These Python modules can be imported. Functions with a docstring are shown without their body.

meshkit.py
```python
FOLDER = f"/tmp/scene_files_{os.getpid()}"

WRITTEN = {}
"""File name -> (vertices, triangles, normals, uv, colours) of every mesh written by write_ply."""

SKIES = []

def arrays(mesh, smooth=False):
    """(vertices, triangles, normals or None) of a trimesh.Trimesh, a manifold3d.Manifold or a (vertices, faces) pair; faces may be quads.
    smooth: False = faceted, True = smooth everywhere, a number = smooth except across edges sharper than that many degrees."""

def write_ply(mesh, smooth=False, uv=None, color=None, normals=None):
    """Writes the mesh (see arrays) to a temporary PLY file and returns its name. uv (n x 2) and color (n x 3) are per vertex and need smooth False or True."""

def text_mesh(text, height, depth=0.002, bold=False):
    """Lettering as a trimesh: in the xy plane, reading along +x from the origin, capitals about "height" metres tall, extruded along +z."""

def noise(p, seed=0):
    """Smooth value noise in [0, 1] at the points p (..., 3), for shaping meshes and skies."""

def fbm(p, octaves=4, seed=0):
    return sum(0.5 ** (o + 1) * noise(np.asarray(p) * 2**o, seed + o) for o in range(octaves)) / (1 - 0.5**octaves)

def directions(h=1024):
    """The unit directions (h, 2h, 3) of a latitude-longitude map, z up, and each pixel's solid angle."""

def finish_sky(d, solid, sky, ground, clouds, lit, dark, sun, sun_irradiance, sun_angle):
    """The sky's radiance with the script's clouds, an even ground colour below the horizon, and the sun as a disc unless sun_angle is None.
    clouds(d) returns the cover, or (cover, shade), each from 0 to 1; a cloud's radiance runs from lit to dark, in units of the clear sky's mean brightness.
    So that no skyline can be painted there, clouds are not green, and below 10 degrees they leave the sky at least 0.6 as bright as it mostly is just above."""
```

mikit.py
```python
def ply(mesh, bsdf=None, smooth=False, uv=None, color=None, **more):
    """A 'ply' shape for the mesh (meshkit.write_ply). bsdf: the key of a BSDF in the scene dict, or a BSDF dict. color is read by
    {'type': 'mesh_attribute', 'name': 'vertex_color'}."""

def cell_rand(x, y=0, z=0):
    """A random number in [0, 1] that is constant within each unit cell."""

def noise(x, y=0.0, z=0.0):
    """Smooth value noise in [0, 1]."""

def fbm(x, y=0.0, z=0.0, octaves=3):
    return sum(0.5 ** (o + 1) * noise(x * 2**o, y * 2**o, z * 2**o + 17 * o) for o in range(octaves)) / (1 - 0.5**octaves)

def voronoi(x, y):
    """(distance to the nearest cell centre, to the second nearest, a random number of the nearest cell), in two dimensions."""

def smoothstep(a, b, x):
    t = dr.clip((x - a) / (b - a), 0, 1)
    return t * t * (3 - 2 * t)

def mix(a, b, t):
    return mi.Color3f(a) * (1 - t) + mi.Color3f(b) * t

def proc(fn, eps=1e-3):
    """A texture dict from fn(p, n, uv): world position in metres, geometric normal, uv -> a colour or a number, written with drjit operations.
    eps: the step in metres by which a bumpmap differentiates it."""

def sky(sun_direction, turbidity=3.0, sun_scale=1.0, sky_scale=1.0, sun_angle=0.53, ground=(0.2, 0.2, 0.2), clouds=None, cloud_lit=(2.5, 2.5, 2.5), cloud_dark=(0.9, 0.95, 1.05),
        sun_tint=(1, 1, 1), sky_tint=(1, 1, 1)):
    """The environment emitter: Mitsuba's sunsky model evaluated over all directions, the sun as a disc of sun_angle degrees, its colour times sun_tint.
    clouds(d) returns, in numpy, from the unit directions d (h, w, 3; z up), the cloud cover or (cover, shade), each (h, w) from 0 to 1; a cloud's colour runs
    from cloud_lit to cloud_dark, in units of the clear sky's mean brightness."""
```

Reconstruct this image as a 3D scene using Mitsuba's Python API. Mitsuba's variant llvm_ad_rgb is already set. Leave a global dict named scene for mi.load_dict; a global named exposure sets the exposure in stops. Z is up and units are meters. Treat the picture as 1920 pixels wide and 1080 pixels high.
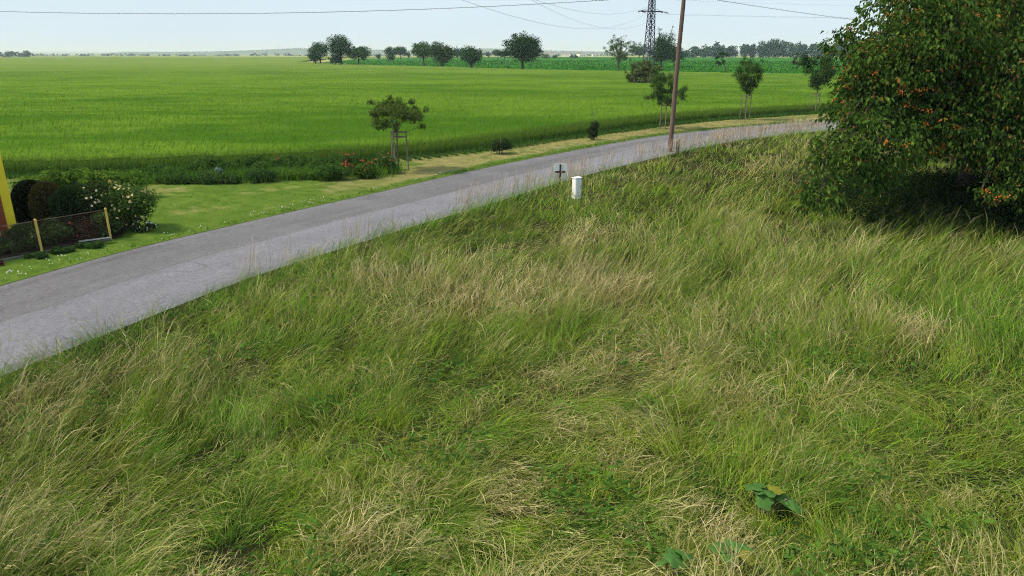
import math
import numpy as np, trimesh, shapely
import drjit as dr, mitsuba as mi
import mikit, meshkit
from mikit import noise, fbm, smoothstep, mix, cell_rand

T = mi.ScalarTransform4f
scene, labels = {}, {}
PI = math.pi

# ------------------------------------------------------------------ camera, sky, exposure
CAM = (0.0, 0.0, 5.5)
PITCH = math.atan(442 / 1320)
scene['camera'] = {'type': 'perspective', 'fov': 2 * math.degrees(math.atan(960 / 1320)), 'fov_axis': 'x', 'near_clip': 0.1, 'far_clip': 12000.0,
                   'to_world': T().look_at(origin=CAM, target=[0, math.cos(PITCH), 5.5 - math.sin(PITCH)], up=[0, 0, 1]),
                   'medium': {'type': 'ref', 'id': 'air'}}
exposure = 1.4
SUN = (-0.75, -0.06, 0.95)


def thin_cloud(d):
    """An even veil of thin high cloud, a little uneven."""
    q = np.stack([d[..., 0] / (d[..., 2] + 0.25), d[..., 1] / (d[..., 2] + 0.25), d[..., 2] * 0], -1)
    return 0.86 + 0.10 * meshkit.fbm(q * 1.6, 4, 3), 0.10 + 0.25 * meshkit.fbm(q * 0.9 + 7, 3, 5)


scene['sky'] = mikit.sky(SUN, turbidity=4, sun_scale=1.25, sun_angle=6.0, clouds=thin_cloud, cloud_lit=(3.02, 3.58, 3.95), cloud_dark=(2.35, 2.9, 3.3), ground=(0.1, 0.13, 0.06))
# the hazy air: a closed box around the place, the camera stands in it
scene['air'] = {'type': 'homogeneous', 'albedo': {'type': 'rgb', 'value': [0.90, 0.945, 0.985]}, 'sigma_t': {'type': 'rgb', 'value': [0.00013, 0.00015, 0.00018]}}
scene['haze'] = {'type': 'cube', 'to_world': T().translate([0, 2600, 13]).scale([5200, 4000, 31]), 'bsdf': {'type': 'null'}, 'interior': {'type': 'ref', 'id': 'air'}}
labels['haze'] = {'label': 'thin summer haze lying over the fields', 'category': 'haze', 'kind': 'stuff'}

R = np.random.default_rng


# ------------------------------------------------------------------ helpers
def add(key, mesh, bsdf, smooth=False, color=None, uv=None, to_world=None):
    base, n = key, 1
    while key in scene:
        key = f'{base}_{n:03d}'
        n += 1
    scene[key] = mikit.ply(mesh, bsdf, smooth=smooth, color=color, uv=uv)
    if to_world is not None:
        scene[key]['to_world'] = to_world
    return key


def name_for(base):
    k, n = base, 1
    while k in labels:
        k = f'{base}_{n:03d}'
        n += 1
    return k


def tag(key, label, cat=None, group=None, kind=None):
    labels[key] = {'label': label}
    if cat:
        labels[key]['category'] = cat
    if group:
        labels[key]['group'] = group
    if kind:
        labels[key]['kind'] = kind
    return key


def thing(base, label, cat, group=None):
    return tag(name_for(base), label, cat, group)


def structure(key, mesh, bsdf, label, **kw):
    k = add(key, mesh, bsdf, **kw)
    tag(k, label, None, None, 'structure')
    return k


def lin(*c):
    return {'type': 'rgb', 'value': list(c)}


def cat(*ms):
    """Joins (vertices, faces[, colours]) tuples."""
    vs, fs, cs, at = [], [], [], 0
    for m in ms:
        v, f = np.asarray(m[0], float), np.asarray(m[1], int)
        if f.shape[1] == 4:
            f = np.vstack([f[:, [0, 1, 2]], f[:, [0, 2, 3]]])
        vs.append(v)
        fs.append(f + at)
        if len(m) > 2:
            cs.append(m[2])
        at += len(v)
    return (np.vstack(vs), np.vstack(fs)) + ((np.vstack(cs),) if cs else ())


def tube(points, radii, sides=6, cap=True):
    p = np.asarray(points, float)
    radii = np.broadcast_to(np.asarray(radii, float), (len(p),))
    t = np.gradient(p, axis=0)
    t /= np.linalg.norm(t, axis=1, keepdims=True) + 1e-12
    ref = np.array([0, 0, 1.0]) if abs(t[:, 2]).mean() < 0.8 else np.array([1.0, 0, 0])
    a = np.cross(t, ref)
    a /= np.linalg.norm(a, axis=1, keepdims=True) + 1e-12
    b = np.cross(t, a)
    ang = np.arange(sides) * 2 * PI / sides
    v = (p[:, None] + radii[:, None, None] * (np.cos(ang)[None, :, None] * a[:, None] + np.sin(ang)[None, :, None] * b[:, None])).reshape(-1, 3)
    i, j = np.meshgrid(np.arange(len(p) - 1), np.arange(sides), indexing='ij')
    q = np.stack([i * sides + j, (i + 1) * sides + j, (i + 1) * sides + (j + 1) % sides, i * sides + (j + 1) % sides], -1).reshape(-1, 4)
    f = np.vstack([q[:, [0, 1, 2]], q[:, [0, 2, 3]]])
    if cap:
        n = len(v)
        v = np.vstack([v, p[0], p[-1]])
        j = np.arange(sides)
        f = np.vstack([f, np.stack([j * 0 + n, j, (j + 1) % sides], 1), np.stack([j * 0 + n + 1, (len(p) - 1) * sides + (j + 1) % sides, (len(p) - 1) * sides + j], 1)])
    return v, f


def box(lo, hi, bev=0.0, rot=0.0, at=(0, 0, 0)):
    lo, hi = np.asarray(lo, float), np.asarray(hi, float)
    if bev:
        pts = []
        for s in np.ndindex(2, 2, 2):
            c = np.where(np.array(s) == 1, hi, lo)
            for k in range(3):
                d = np.where(np.array(s) == 1, -bev, bev)
                d[k] = 0
                pts.append(c + d)
        m = trimesh.convex.convex_hull(np.array(pts))
    else:
        m = trimesh.creation.box(bounds=[lo, hi])
    v = np.array(m.vertices)
    c, s = math.cos(rot), math.sin(rot)
    v = np.stack([v[:, 0] * c - v[:, 1] * s, v[:, 0] * s + v[:, 1] * c, v[:, 2]], 1) + np.asarray(at, float)
    return v, np.array(m.faces)


def grid(nu, nv):
    i, j = np.meshgrid(np.arange(nu - 1), np.arange(nv - 1), indexing='ij')
    return np.stack([i * nv + j, (i + 1) * nv + j, (i + 1) * nv + j + 1, i * nv + j + 1], -1).reshape(-1, 4)


def n2(x, y, scale, seed=0, octaves=2):
    """Noise in [0, 1] over the ground plane."""
    return meshkit.fbm(np.stack([np.asarray(x) / scale, np.asarray(y) / scale, np.zeros_like(np.asarray(x, float)) + 0.37], -1), octaves, seed)


def sstep(a, b, x):
    t = np.clip((x - a) / (b - a), 0, 1)
    return t * t * (3 - 2 * t)


def spline(pts, n):
    from scipy.interpolate import CubicSpline
    p = np.asarray(pts, float)
    s = np.concatenate([[0], np.cumsum(np.hypot(*np.diff(p, axis=0).T))])
    return CubicSpline(s, p)(np.linspace(0, s[-1], n))


def dip(x, y):
    """The plain falls away very gently beyond 700 m."""
    return -0.00225 * np.maximum(0, np.hypot(x, y) - 700)


# ------------------------------------------------------------------ materials
def diffuse(tex):
    return {'type': 'twosided', 'bsdf': {'type': 'diffuse', 'reflectance': tex}}


def leafy(trans=0.7, rough=0.55, spec=0.5):
    return {'type': 'principledthin', 'base_color': {'type': 'mesh_attribute', 'name': 'vertex_color'}, 'roughness': rough, 'diff_trans': trans, 'spec_trans': 0.0, 'eta': 1.3 if spec else 1.1}


scene['grass_blade'] = leafy(0.55, 0.6)
scene['crop_blade'] = leafy(0.8, 0.6)
scene['leaf'] = leafy(0.68, 0.45)
scene['petal'] = leafy(0.5, 0.7)
scene['solid_tint'] = diffuse({'type': 'mesh_attribute', 'name': 'vertex_color'})


def pr(tex, rough=0.6, metallic=0.0, spec=0.4):
    return {'type': 'twosided', 'bsdf': {'type': 'principled', 'base_color': tex, 'roughness': rough, 'metallic': metallic, 'specular': spec}}


def bark_tex(a, b, s=1.0):
    return mikit.proc(lambda p, n, uv: mix(a, b, fbm(p.x * 14 * s, p.y * 14 * s, p.z * 3 * s, 3)))


scene['bark'] = pr(bark_tex((0.035, 0.028, 0.022), (0.11, 0.09, 0.07)), 0.9, 0, 0.2)
scene['pale_bark'] = pr(bark_tex((0.10, 0.09, 0.075), (0.24, 0.22, 0.19)), 0.9, 0, 0.2)
scene['pole_wood'] = pr(mikit.proc(lambda p, n, uv: mix((0.085, 0.055, 0.045), (0.20, 0.145, 0.12), fbm(p.x * 18, p.y * 18, p.z * 1.1, 4))), 0.85, 0, 0.2)
scene['stake_wood'] = pr(mikit.proc(lambda p, n, uv: mix((0.10, 0.085, 0.065), (0.26, 0.23, 0.18), fbm(p.x * 20, p.y * 20, p.z * 2, 3))), 0.9, 0, 0.2)
scene['yellow_paint'] = pr(mikit.proc(lambda p, n, uv: mix((0.62, 0.50, 0.012), (0.70, 0.58, 0.03), fbm(p.x * 3, p.y * 3, p.z * 3, 3))), 0.7)
scene['post_paint'] = pr(mikit.proc(lambda p, n, uv: mix((0.40, 0.27, 0.06), (0.62, 0.45, 0.12), fbm(p.x * 9, p.y * 9, p.z * 4, 3))), 0.7)
scene['brown_paint'] = pr(lin(0.19, 0.045, 0.014), 0.5)
scene['pale_render'] = pr(mikit.proc(lambda p, n, uv: mix((0.55, 0.60, 0.42), (0.66, 0.70, 0.52), fbm(p.x * 4, p.y * 4, p.z * 4, 3))), 0.8)
scene['white_paint'] = pr(mikit.proc(lambda p, n, uv: mix((0.74, 0.77, 0.80), (0.84, 0.86, 0.87), fbm(p.x * 5, p.y * 5, p.z * 2.5, 3))), 0.45)
scene['sign_face'] = pr(mikit.proc(lambda p, n, uv: mix((0.66, 0.74, 0.77), (0.76, 0.82, 0.84), fbm(p.x * 6, p.y * 6, p.z * 6, 3))), 0.4)
scene['cross_red'] = pr(lin(0.055, 0.008, 0.010), 0.5)
scene['steel'] = pr(mikit.proc(lambda p, n, uv: mix((0.018, 0.016, 0.045), (0.045, 0.042, 0.09), noise(p.x * 2, p.y * 2, p.z * 2))), 0.6, 0.0, 0.5)
scene['dark_metal'] = pr(lin(0.02, 0.022, 0.03), 0.5)
scene['wire_metal'] = pr(lin(0.07, 0.075, 0.085), 0.5)
scene['rusty_wire'] = pr(mikit.proc(lambda p, n, uv: mix((0.07, 0.035, 0.025), (0.15, 0.10, 0.08), noise(p.x * 6, p.y * 6, p.z * 6))), 0.7)
scene['concrete'] = pr(mikit.proc(lambda p, n, uv: mix((0.22, 0.205, 0.18), (0.40, 0.375, 0.34), fbm(p.x * 12, p.y * 12, p.z * 8, 4))), 0.9, 0, 0.2)
scene['old_concrete'] = pr(mikit.proc(lambda p, n, uv: mix((0.055, 0.055, 0.045), (0.17, 0.16, 0.14), fbm(p.x * 7, p.y * 7, p.z * 7, 4))), 0.9, 0, 0.2)
scene['board'] = pr(mikit.proc(lambda p, n, uv: mix((0.07, 0.085, 0.09), (0.14, 0.16, 0.165), fbm(p.x * 9, p.y * 9, p.z * 9, 3))), 0.7)
scene['roof_tile'] = pr(mikit.proc(lambda p, n, uv: mix((0.20, 0.07, 0.04), (0.32, 0.13, 0.08), fbm(p.x * 2, p.y * 2, p.z * 2, 3))), 0.8)
scene['slate_roof'] = pr(mikit.proc(lambda p, n, uv: mix((0.16, 0.13, 0.13), (0.26, 0.22, 0.21), fbm(p.x * 2, p.y * 2, p.z * 2, 3))), 0.8)
scene['far_wall'] = pr(lin(0.75, 0.74, 0.70), 0.8)
scene['window_glass'] = {'type': 'principled', 'base_color': lin(0.05, 0.07, 0.08), 'roughness': 0.08, 'specular': 0.7}


# ------------------------------------------------------------------ the lie of the land
U = spline([(-16.6, 2.0), (-15.6, 7.5), (-14.35, 12.5), (-12.74, 16.63), (-11.46, 19.57), (-9.78, 22.48), (-7.86, 25.53), (-5.71, 28.74), (-3.6, 32.1), (-0.1, 37.2), (4.4, 43.0), (8.6, 48.1), (13.7, 52.8), (18.4, 56.2),
            (23.7, 59.4), (30.0, 62.8), (38, 66.5), (48, 70.5), (60, 74.5), (80, 80)], 260)
tU = np.gradient(U, axis=0)
tU /= np.linalg.norm(tU, axis=1, keepdims=True)
nU = np.stack([tU[:, 1], -tU[:, 0]], 1)                  # towards the meadow
SEAM_AT, ROAD_W = 2.72, 5.25
LOW = U + nU * ROAD_W
BAR = spline([(-70, 31.5), (-40, 32.2), (-26, 32.7), (-20.2, 33.2), (-16.5, 34.2), (-12.8, 35.2), (-7.5, 37.6), (-3.2, 40.8), (1.35, 45.9), (5.2, 50.2), (9.9, 55.4), (15.4, 60.3), (21.8, 64.6), (29.3, 69.0), (38, 73.2), (50, 78.0), (66, 84), (90, 90)], 300)
PATH = np.array([(-150.0, 387), (-89.4, 334.6), (-53.9, 300.0), (-23.2, 268), (3.3, 230.5), (21.4, 211.5), (47.5, 193), (69.6, 178), (110, 152), (180, 108)])
barley_poly = shapely.Polygon(np.vstack([BAR, PATH[::-1][:-2], [(-120, 420), (-190, 880), (-300, 905), (-900, 905), (-1000, 300), (-300, 40)]]))
meadow_poly = shapely.Polygon(np.vstack([LOW - nU * 0.05, [(80, 40), (60, 0), (20, -3), (-10, -3)]]))


def inside(poly, x, y):
    return shapely.contains_xy(poly, x, y)


# the ground itself: one sheet to the horizon
rr = np.concatenate([[0.5], np.geomspace(4, 7500, 80)])
th = np.linspace(0, 2 * PI, 121)
rg, tg = np.meshgrid(rr, th, indexing='ij')
gx, gy = rg * np.sin(tg), rg * np.cos(tg)
far_sheet = np.stack([gx, gy, dip(gx, gy) - 0.02], -1).reshape(-1, 3)


def ground_col(p, n, uv):
    r = dr.sqrt(dr.square(p.x) + dr.square(p.y))
    soil = mix((0.012, 0.016, 0.007), (0.030, 0.034, 0.014), fbm(p.x * 1.7, p.y * 1.7, 0, 3))
    s = fbm(p.x / 260 + 5, p.y / 90, 0, 3)
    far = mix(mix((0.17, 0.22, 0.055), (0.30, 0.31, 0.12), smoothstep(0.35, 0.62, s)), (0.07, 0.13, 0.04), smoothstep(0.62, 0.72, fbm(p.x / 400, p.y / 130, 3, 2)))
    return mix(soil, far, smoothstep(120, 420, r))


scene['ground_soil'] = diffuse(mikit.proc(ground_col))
structure('ground', (far_sheet, grid(len(rr), len(th))[:, ::-1]), 'ground_soil', 'dark soil and far pale fields of the plain', smooth=True)

# the road: two lanes of different asphalt with a seam between them
v_across = np.array([0, 0.04, 0.3, 1.2, 2.2, SEAM_AT - 0.012, SEAM_AT + 0.012, 3.4, 4.4, 5.0, ROAD_W])
crown = 0.05 - 0.012 * np.abs(v_across - SEAM_AT) + np.where(v_across > SEAM_AT, 0.006, 0)
crown[0], crown[-1] = -0.01, -0.01
s_along = np.concatenate([[0], np.cumsum(np.hypot(*np.diff(U, axis=0).T))])
wob = 0.05 * (n2(s_along, s_along * 0, 1.3, 4, 3) - 0.5)
rv = np.zeros((len(U), len(v_across), 3))
ruv = np.zeros((len(U), len(v_across), 2))
for k, d in enumerate(v_across):
    e = wob * (1.6 if k < 2 else 0.35 if 4 < k < 7 else 0)
    rv[:, k, :2] = U + nU * (d + e)[:, None]
    rv[:, k, 2] = crown[k]
    ruv[:, k] = np.stack([s_along, s_along * 0 + d], 1)


def road_col(p, n, uv):
    v = uv.y
    near = smoothstep(SEAM_AT - 0.01, SEAM_AT + 0.01, v)
    g = noise(p.x * 34, p.y * 34) * 0.45 + noise(p.x * 15, p.y * 15) * 0.55
    g2 = cell_rand(p.x * 45, p.y * 45)
    patch = fbm(p.x * 0.9, p.y * 0.9, 0, 4)
    streak = noise(v * 3.5, uv.x * 0.12, 2)
    old = mix((0.066, 0.067, 0.075), (0.132, 0.133, 0.147), patch * 0.6 + streak * 0.4) * (0.52 + 0.58 * g + 0.38 * g2)
    new = mix((0.104, 0.108, 0.128), (0.158, 0.163, 0.190), patch * 0.7 + streak * 0.3) * (0.56 + 0.54 * g + 0.34 * g2)
    c = mix(old, new, near)
    wheel = smoothstep(0.5, 0.0, dr.abs(v - 1.5)) * 0.16 * smoothstep(25, 45, uv.x)
    c = c * (1 - wheel)
    seam = smoothstep(0.045, 0.012, dr.abs(v - SEAM_AT + 0.02 * (noise(uv.x * 4) - 0.5))) * smoothstep(0.1, 0.5, fbm(uv.x * 0.8, 4, 0, 2))
    c = mix(c, (0.075, 0.070, 0.07), seam * 0.75)
    dirt = smoothstep(0.22, 0.0, v) * smoothstep(0.35, 0.75, noise(uv.x * 5, v * 4))
    c = mix(c, (0.12, 0.105, 0.075), dirt)
    crack = smoothstep(0.02, 0.0, dr.abs(noise(uv.x * 0.55, v * 0.9, 8) - 0.5)) * smoothstep(0.5, 0.7, noise(uv.x * 0.2, v * 0.5, 3))
    return mix(c, (0.06, 0.06, 0.062), crack * 0.55)


scene['asphalt'] = {'type': 'twosided', 'bsdf': {'type': 'bumpmap', 'tex': mikit.proc(lambda p, n, uv: noise(p.x * 45, p.y * 45) + 0.5 * noise(p.x * 90, p.y * 90), 4e-3), 'scale': 0.004,
                                                 'bsdf': {'type': 'principled', 'base_color': mikit.proc(road_col), 'roughness': 0.8, 'specular': 0.35}}}
structure('road', (rv.reshape(-1, 3), grid(len(U), len(v_across))), 'asphalt', 'grey country road, far lane older and darker than the near lane', uv=ruv.reshape(-1, 2))

# the mown verge and lawn between the road and the barley
na = 14
Bv = np.array([BAR[np.argmin(np.hypot(*(BAR - u - (-n) * 6).T) + 0 * BAR[:, 0])] for u, n in zip(U, nU)])
Bv = np.stack([np.convolve(np.pad(Bv[:, k], 9, mode='edge'), np.ones(19) / 19, 'valid') for k in (0, 1)], 1)
Bv = Bv + (Bv - U) / np.linalg.norm(Bv - U, axis=1, keepdims=True) * 1.2
f = np.concatenate([[0, 0.01], np.linspace(0, 1, na - 1)[1:]])
vv = (U + nU * 0.12)[:, None] * (1 - f)[None, :, None] + Bv[:, None] * f[None, :, None]
dv = np.linalg.norm(vv - U[:, None], axis=2)
vz = 0.03 + 0.05 * n2(vv[..., 0], vv[..., 1], 1.6, 8, 3) * np.minimum(1, f * 12)[None]


def verge_col(p, n, uv):
    d = uv.y
    a, b = fbm(p.x * 0.55, p.y * 0.55, 1, 4), fbm(p.x * 2.6 + p.y, p.y * 2.6, 2, 4)
    green = mix((0.050, 0.105, 0.014), (0.115, 0.180, 0.032), b)
    tan = mix((0.150, 0.148, 0.055), (0.29, 0.262, 0.115), b)
    lawn = smoothstep(-4.0, -8.0, p.x)
    strip = smoothstep(0.45, 1.0, d + (a - 0.5) * 1.2) * smoothstep(0.26, 0.50, a * 0.6 + b * 0.4)
    lawny = smoothstep(0.50, 0.68, a * 0.55 + b * 0.25 + 0.17 * smoothstep(26.5, 30.0, p.y)) * smoothstep(0.5, 1.6, d)
    return mix(green, tan, mix((1, 1, 1), (0, 0, 0), lawn).x * strip * 0.88 + lawn * lawny * 0.55)


scene['mown_grass'] = {'type': 'twosided', 'bsdf': {'type': 'bumpmap', 'tex': mikit.proc(lambda p, n, uv: fbm(p.x * 14, p.y * 14, 0, 3), 1e-2), 'scale': 0.03, 'bsdf': {'type': 'diffuse', 'reflectance': mikit.proc(verge_col)}}}
structure('verge', (np.concatenate([vv, vz[..., None]], -1).reshape(-1, 3), grid(len(U), len(f))[:, ::-1]), 'mown_grass', 'mown grass verge and lawn beside the road, straw coloured in patches',
          uv=np.stack([np.broadcast_to(s_along[:, None], dv.shape), dv], -1).reshape(-1, 2))

# the far track and the fields beyond it
P2 = spline(PATH, 120)
tP = np.gradient(P2, axis=0)
tP /= np.linalg.norm(tP, axis=1, keepdims=True)
nP = np.stack([-tP[:, 1], tP[:, 0]], 1)
pm = np.stack([np.concatenate([P2 + nP * d, np.full((len(P2), 1), z)], 1) for d, z in ((-2.2, 0.0), (-1.6, 0.18), (0, 0.22), (2.6, 0.2), (3.6, 0.0))], 1)
scene['track_grass'] = diffuse(mikit.proc(lambda p, n, uv: mix((0.20, 0.23, 0.09), (0.42, 0.42, 0.26), fbm(p.x * 0.35, p.y * 0.35, 0, 3))))
structure('track', (pm.reshape(-1, 3), grid(len(P2), 5)), 'track_grass', 'pale field track running along the edge of the barley')


# ------------------------------------------------------------------ blades: grass, barley, weeds
def blades(P, h, w, az, lean, bend, wa, c0, c1, seg, prof, power=1.3, zmin=0.02, headcol=None, headt=None, curl=0.0, spikes=0):
    n = len(P)
    t = np.linspace(0, 1, seg + 1)
    th = lean[:, None] + bend[:, None] * t[None] ** power
    tm = 0.5 * (th[:, 1:] + th[:, :-1])
    ds = (h / seg)[:, None]
    azt = az[:, None] + curl * R(n).normal(0, 1, (n, 1)) * 0.5 * (t[None, 1:] + t[None, :-1]) ** 1.2
    x = np.concatenate([np.zeros((n, 1)), np.cumsum(np.sin(tm) * ds * np.cos(azt), 1)], 1)
    y = np.concatenate([np.zeros((n, 1)), np.cumsum(np.sin(tm) * ds * np.sin(azt), 1)], 1)
    z = np.concatenate([np.zeros((n, 1)), np.cumsum(np.cos(tm) * ds, 1)], 1)
    C = np.stack([P[:, 0, None] + x, P[:, 1, None] + y, np.maximum(P[:, 2, None] + z, P[:, 2, None] * 0 + zmin)], -1)
    W = np.stack([np.cos(wa), np.sin(wa), 0.25 * np.sin(wa * 7)], -1)
    pr_ = np.asarray(prof, float)
    off = W[:, None] * (w[:, None] * pr_[None])[..., None] * 0.5
    V = np.stack([C - off, C + off], 2)                       # n, seg+1, 2, 3
    V = np.concatenate([V[:, :-1].reshape(n, -1, 3), C[:, -1:]], 1)
    m = 2 * seg + 1
    fs = []
    for k in range(seg - 1):
        a = 2 * k
        fs += [(a, a + 1, a + 3), (a, a + 3, a + 2)]
    fs.append((2 * seg - 2, 2 * seg - 1, 2 * seg))
    F = (np.array(fs)[None] + (np.arange(n) * m)[:, None, None]).reshape(-1, 3)
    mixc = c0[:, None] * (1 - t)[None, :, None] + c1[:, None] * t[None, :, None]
    if headcol is not None:
        mixc = np.where((t >= headt)[None, :, None], headcol[:, None], mixc)
    col = np.concatenate([np.repeat(mixc[:, :-1], 2, 1), mixc[:, -1:]], 1)
    out = (V.reshape(-1, 3), F, col.reshape(-1, 3))
    if spikes:                                               # spikelets standing off the seed head
        gs = R(n + seg)
        ts = gs.uniform(0.62, 0.97, (n, spikes)) * seg
        k0 = np.minimum(ts.astype(int), seg - 1)
        ii = np.arange(n)[:, None]
        a, b = C[ii, k0], C[ii, k0 + 1]
        p0 = a + (b - a) * (ts - k0)[..., None]
        ax = (b - a) / (np.linalg.norm(b - a, axis=-1, keepdims=True) + 1e-9)
        rn = gs.normal(0, 1, p0.shape)
        dd = ax * 0.9 + rn * 0.55
        dd /= np.linalg.norm(dd, axis=-1, keepdims=True)
        sd = np.cross(dd, gs.normal(0, 1, p0.shape))
        sd /= np.linalg.norm(sd, axis=-1, keepdims=True) + 1e-9
        ln = gs.uniform(0.018, 0.042, (n, spikes, 1))
        T3 = np.stack([p0 - sd * 0.0035, p0 + sd * 0.0035, p0 + dd * ln], 2).reshape(-1, 3)
        cs = np.repeat(headcol, spikes * 3, 0) * np.repeat(np.exp(gs.normal(0, 0.15, (n * spikes, 1))), 3, 0)
        out = cat(out, (T3, np.arange(len(T3)).reshape(-1, 3), cs))
    return out


LEAFP = [0.75, 1.0, 0.9, 0.6, 0]
STEMP = [0.45, 0.40, 0.38, 1.5, 1.9, 0]


def blob(x, y, cx, cy, rx, ry, rot=0.0):
    c, s = math.cos(rot), math.sin(rot)
    u, v = (x - cx) * c + (y - cy) * s, -(x - cx) * s + (y - cy) * c
    return np.exp(-(u / rx) ** 2 - (v / ry) ** 2)


lowline = shapely.LineString(LOW)


def road_dist(x, y):
    return shapely.distance(shapely.points(x, y), lowline)


CHERRY = np.array([16.3, 25.6])


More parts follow.
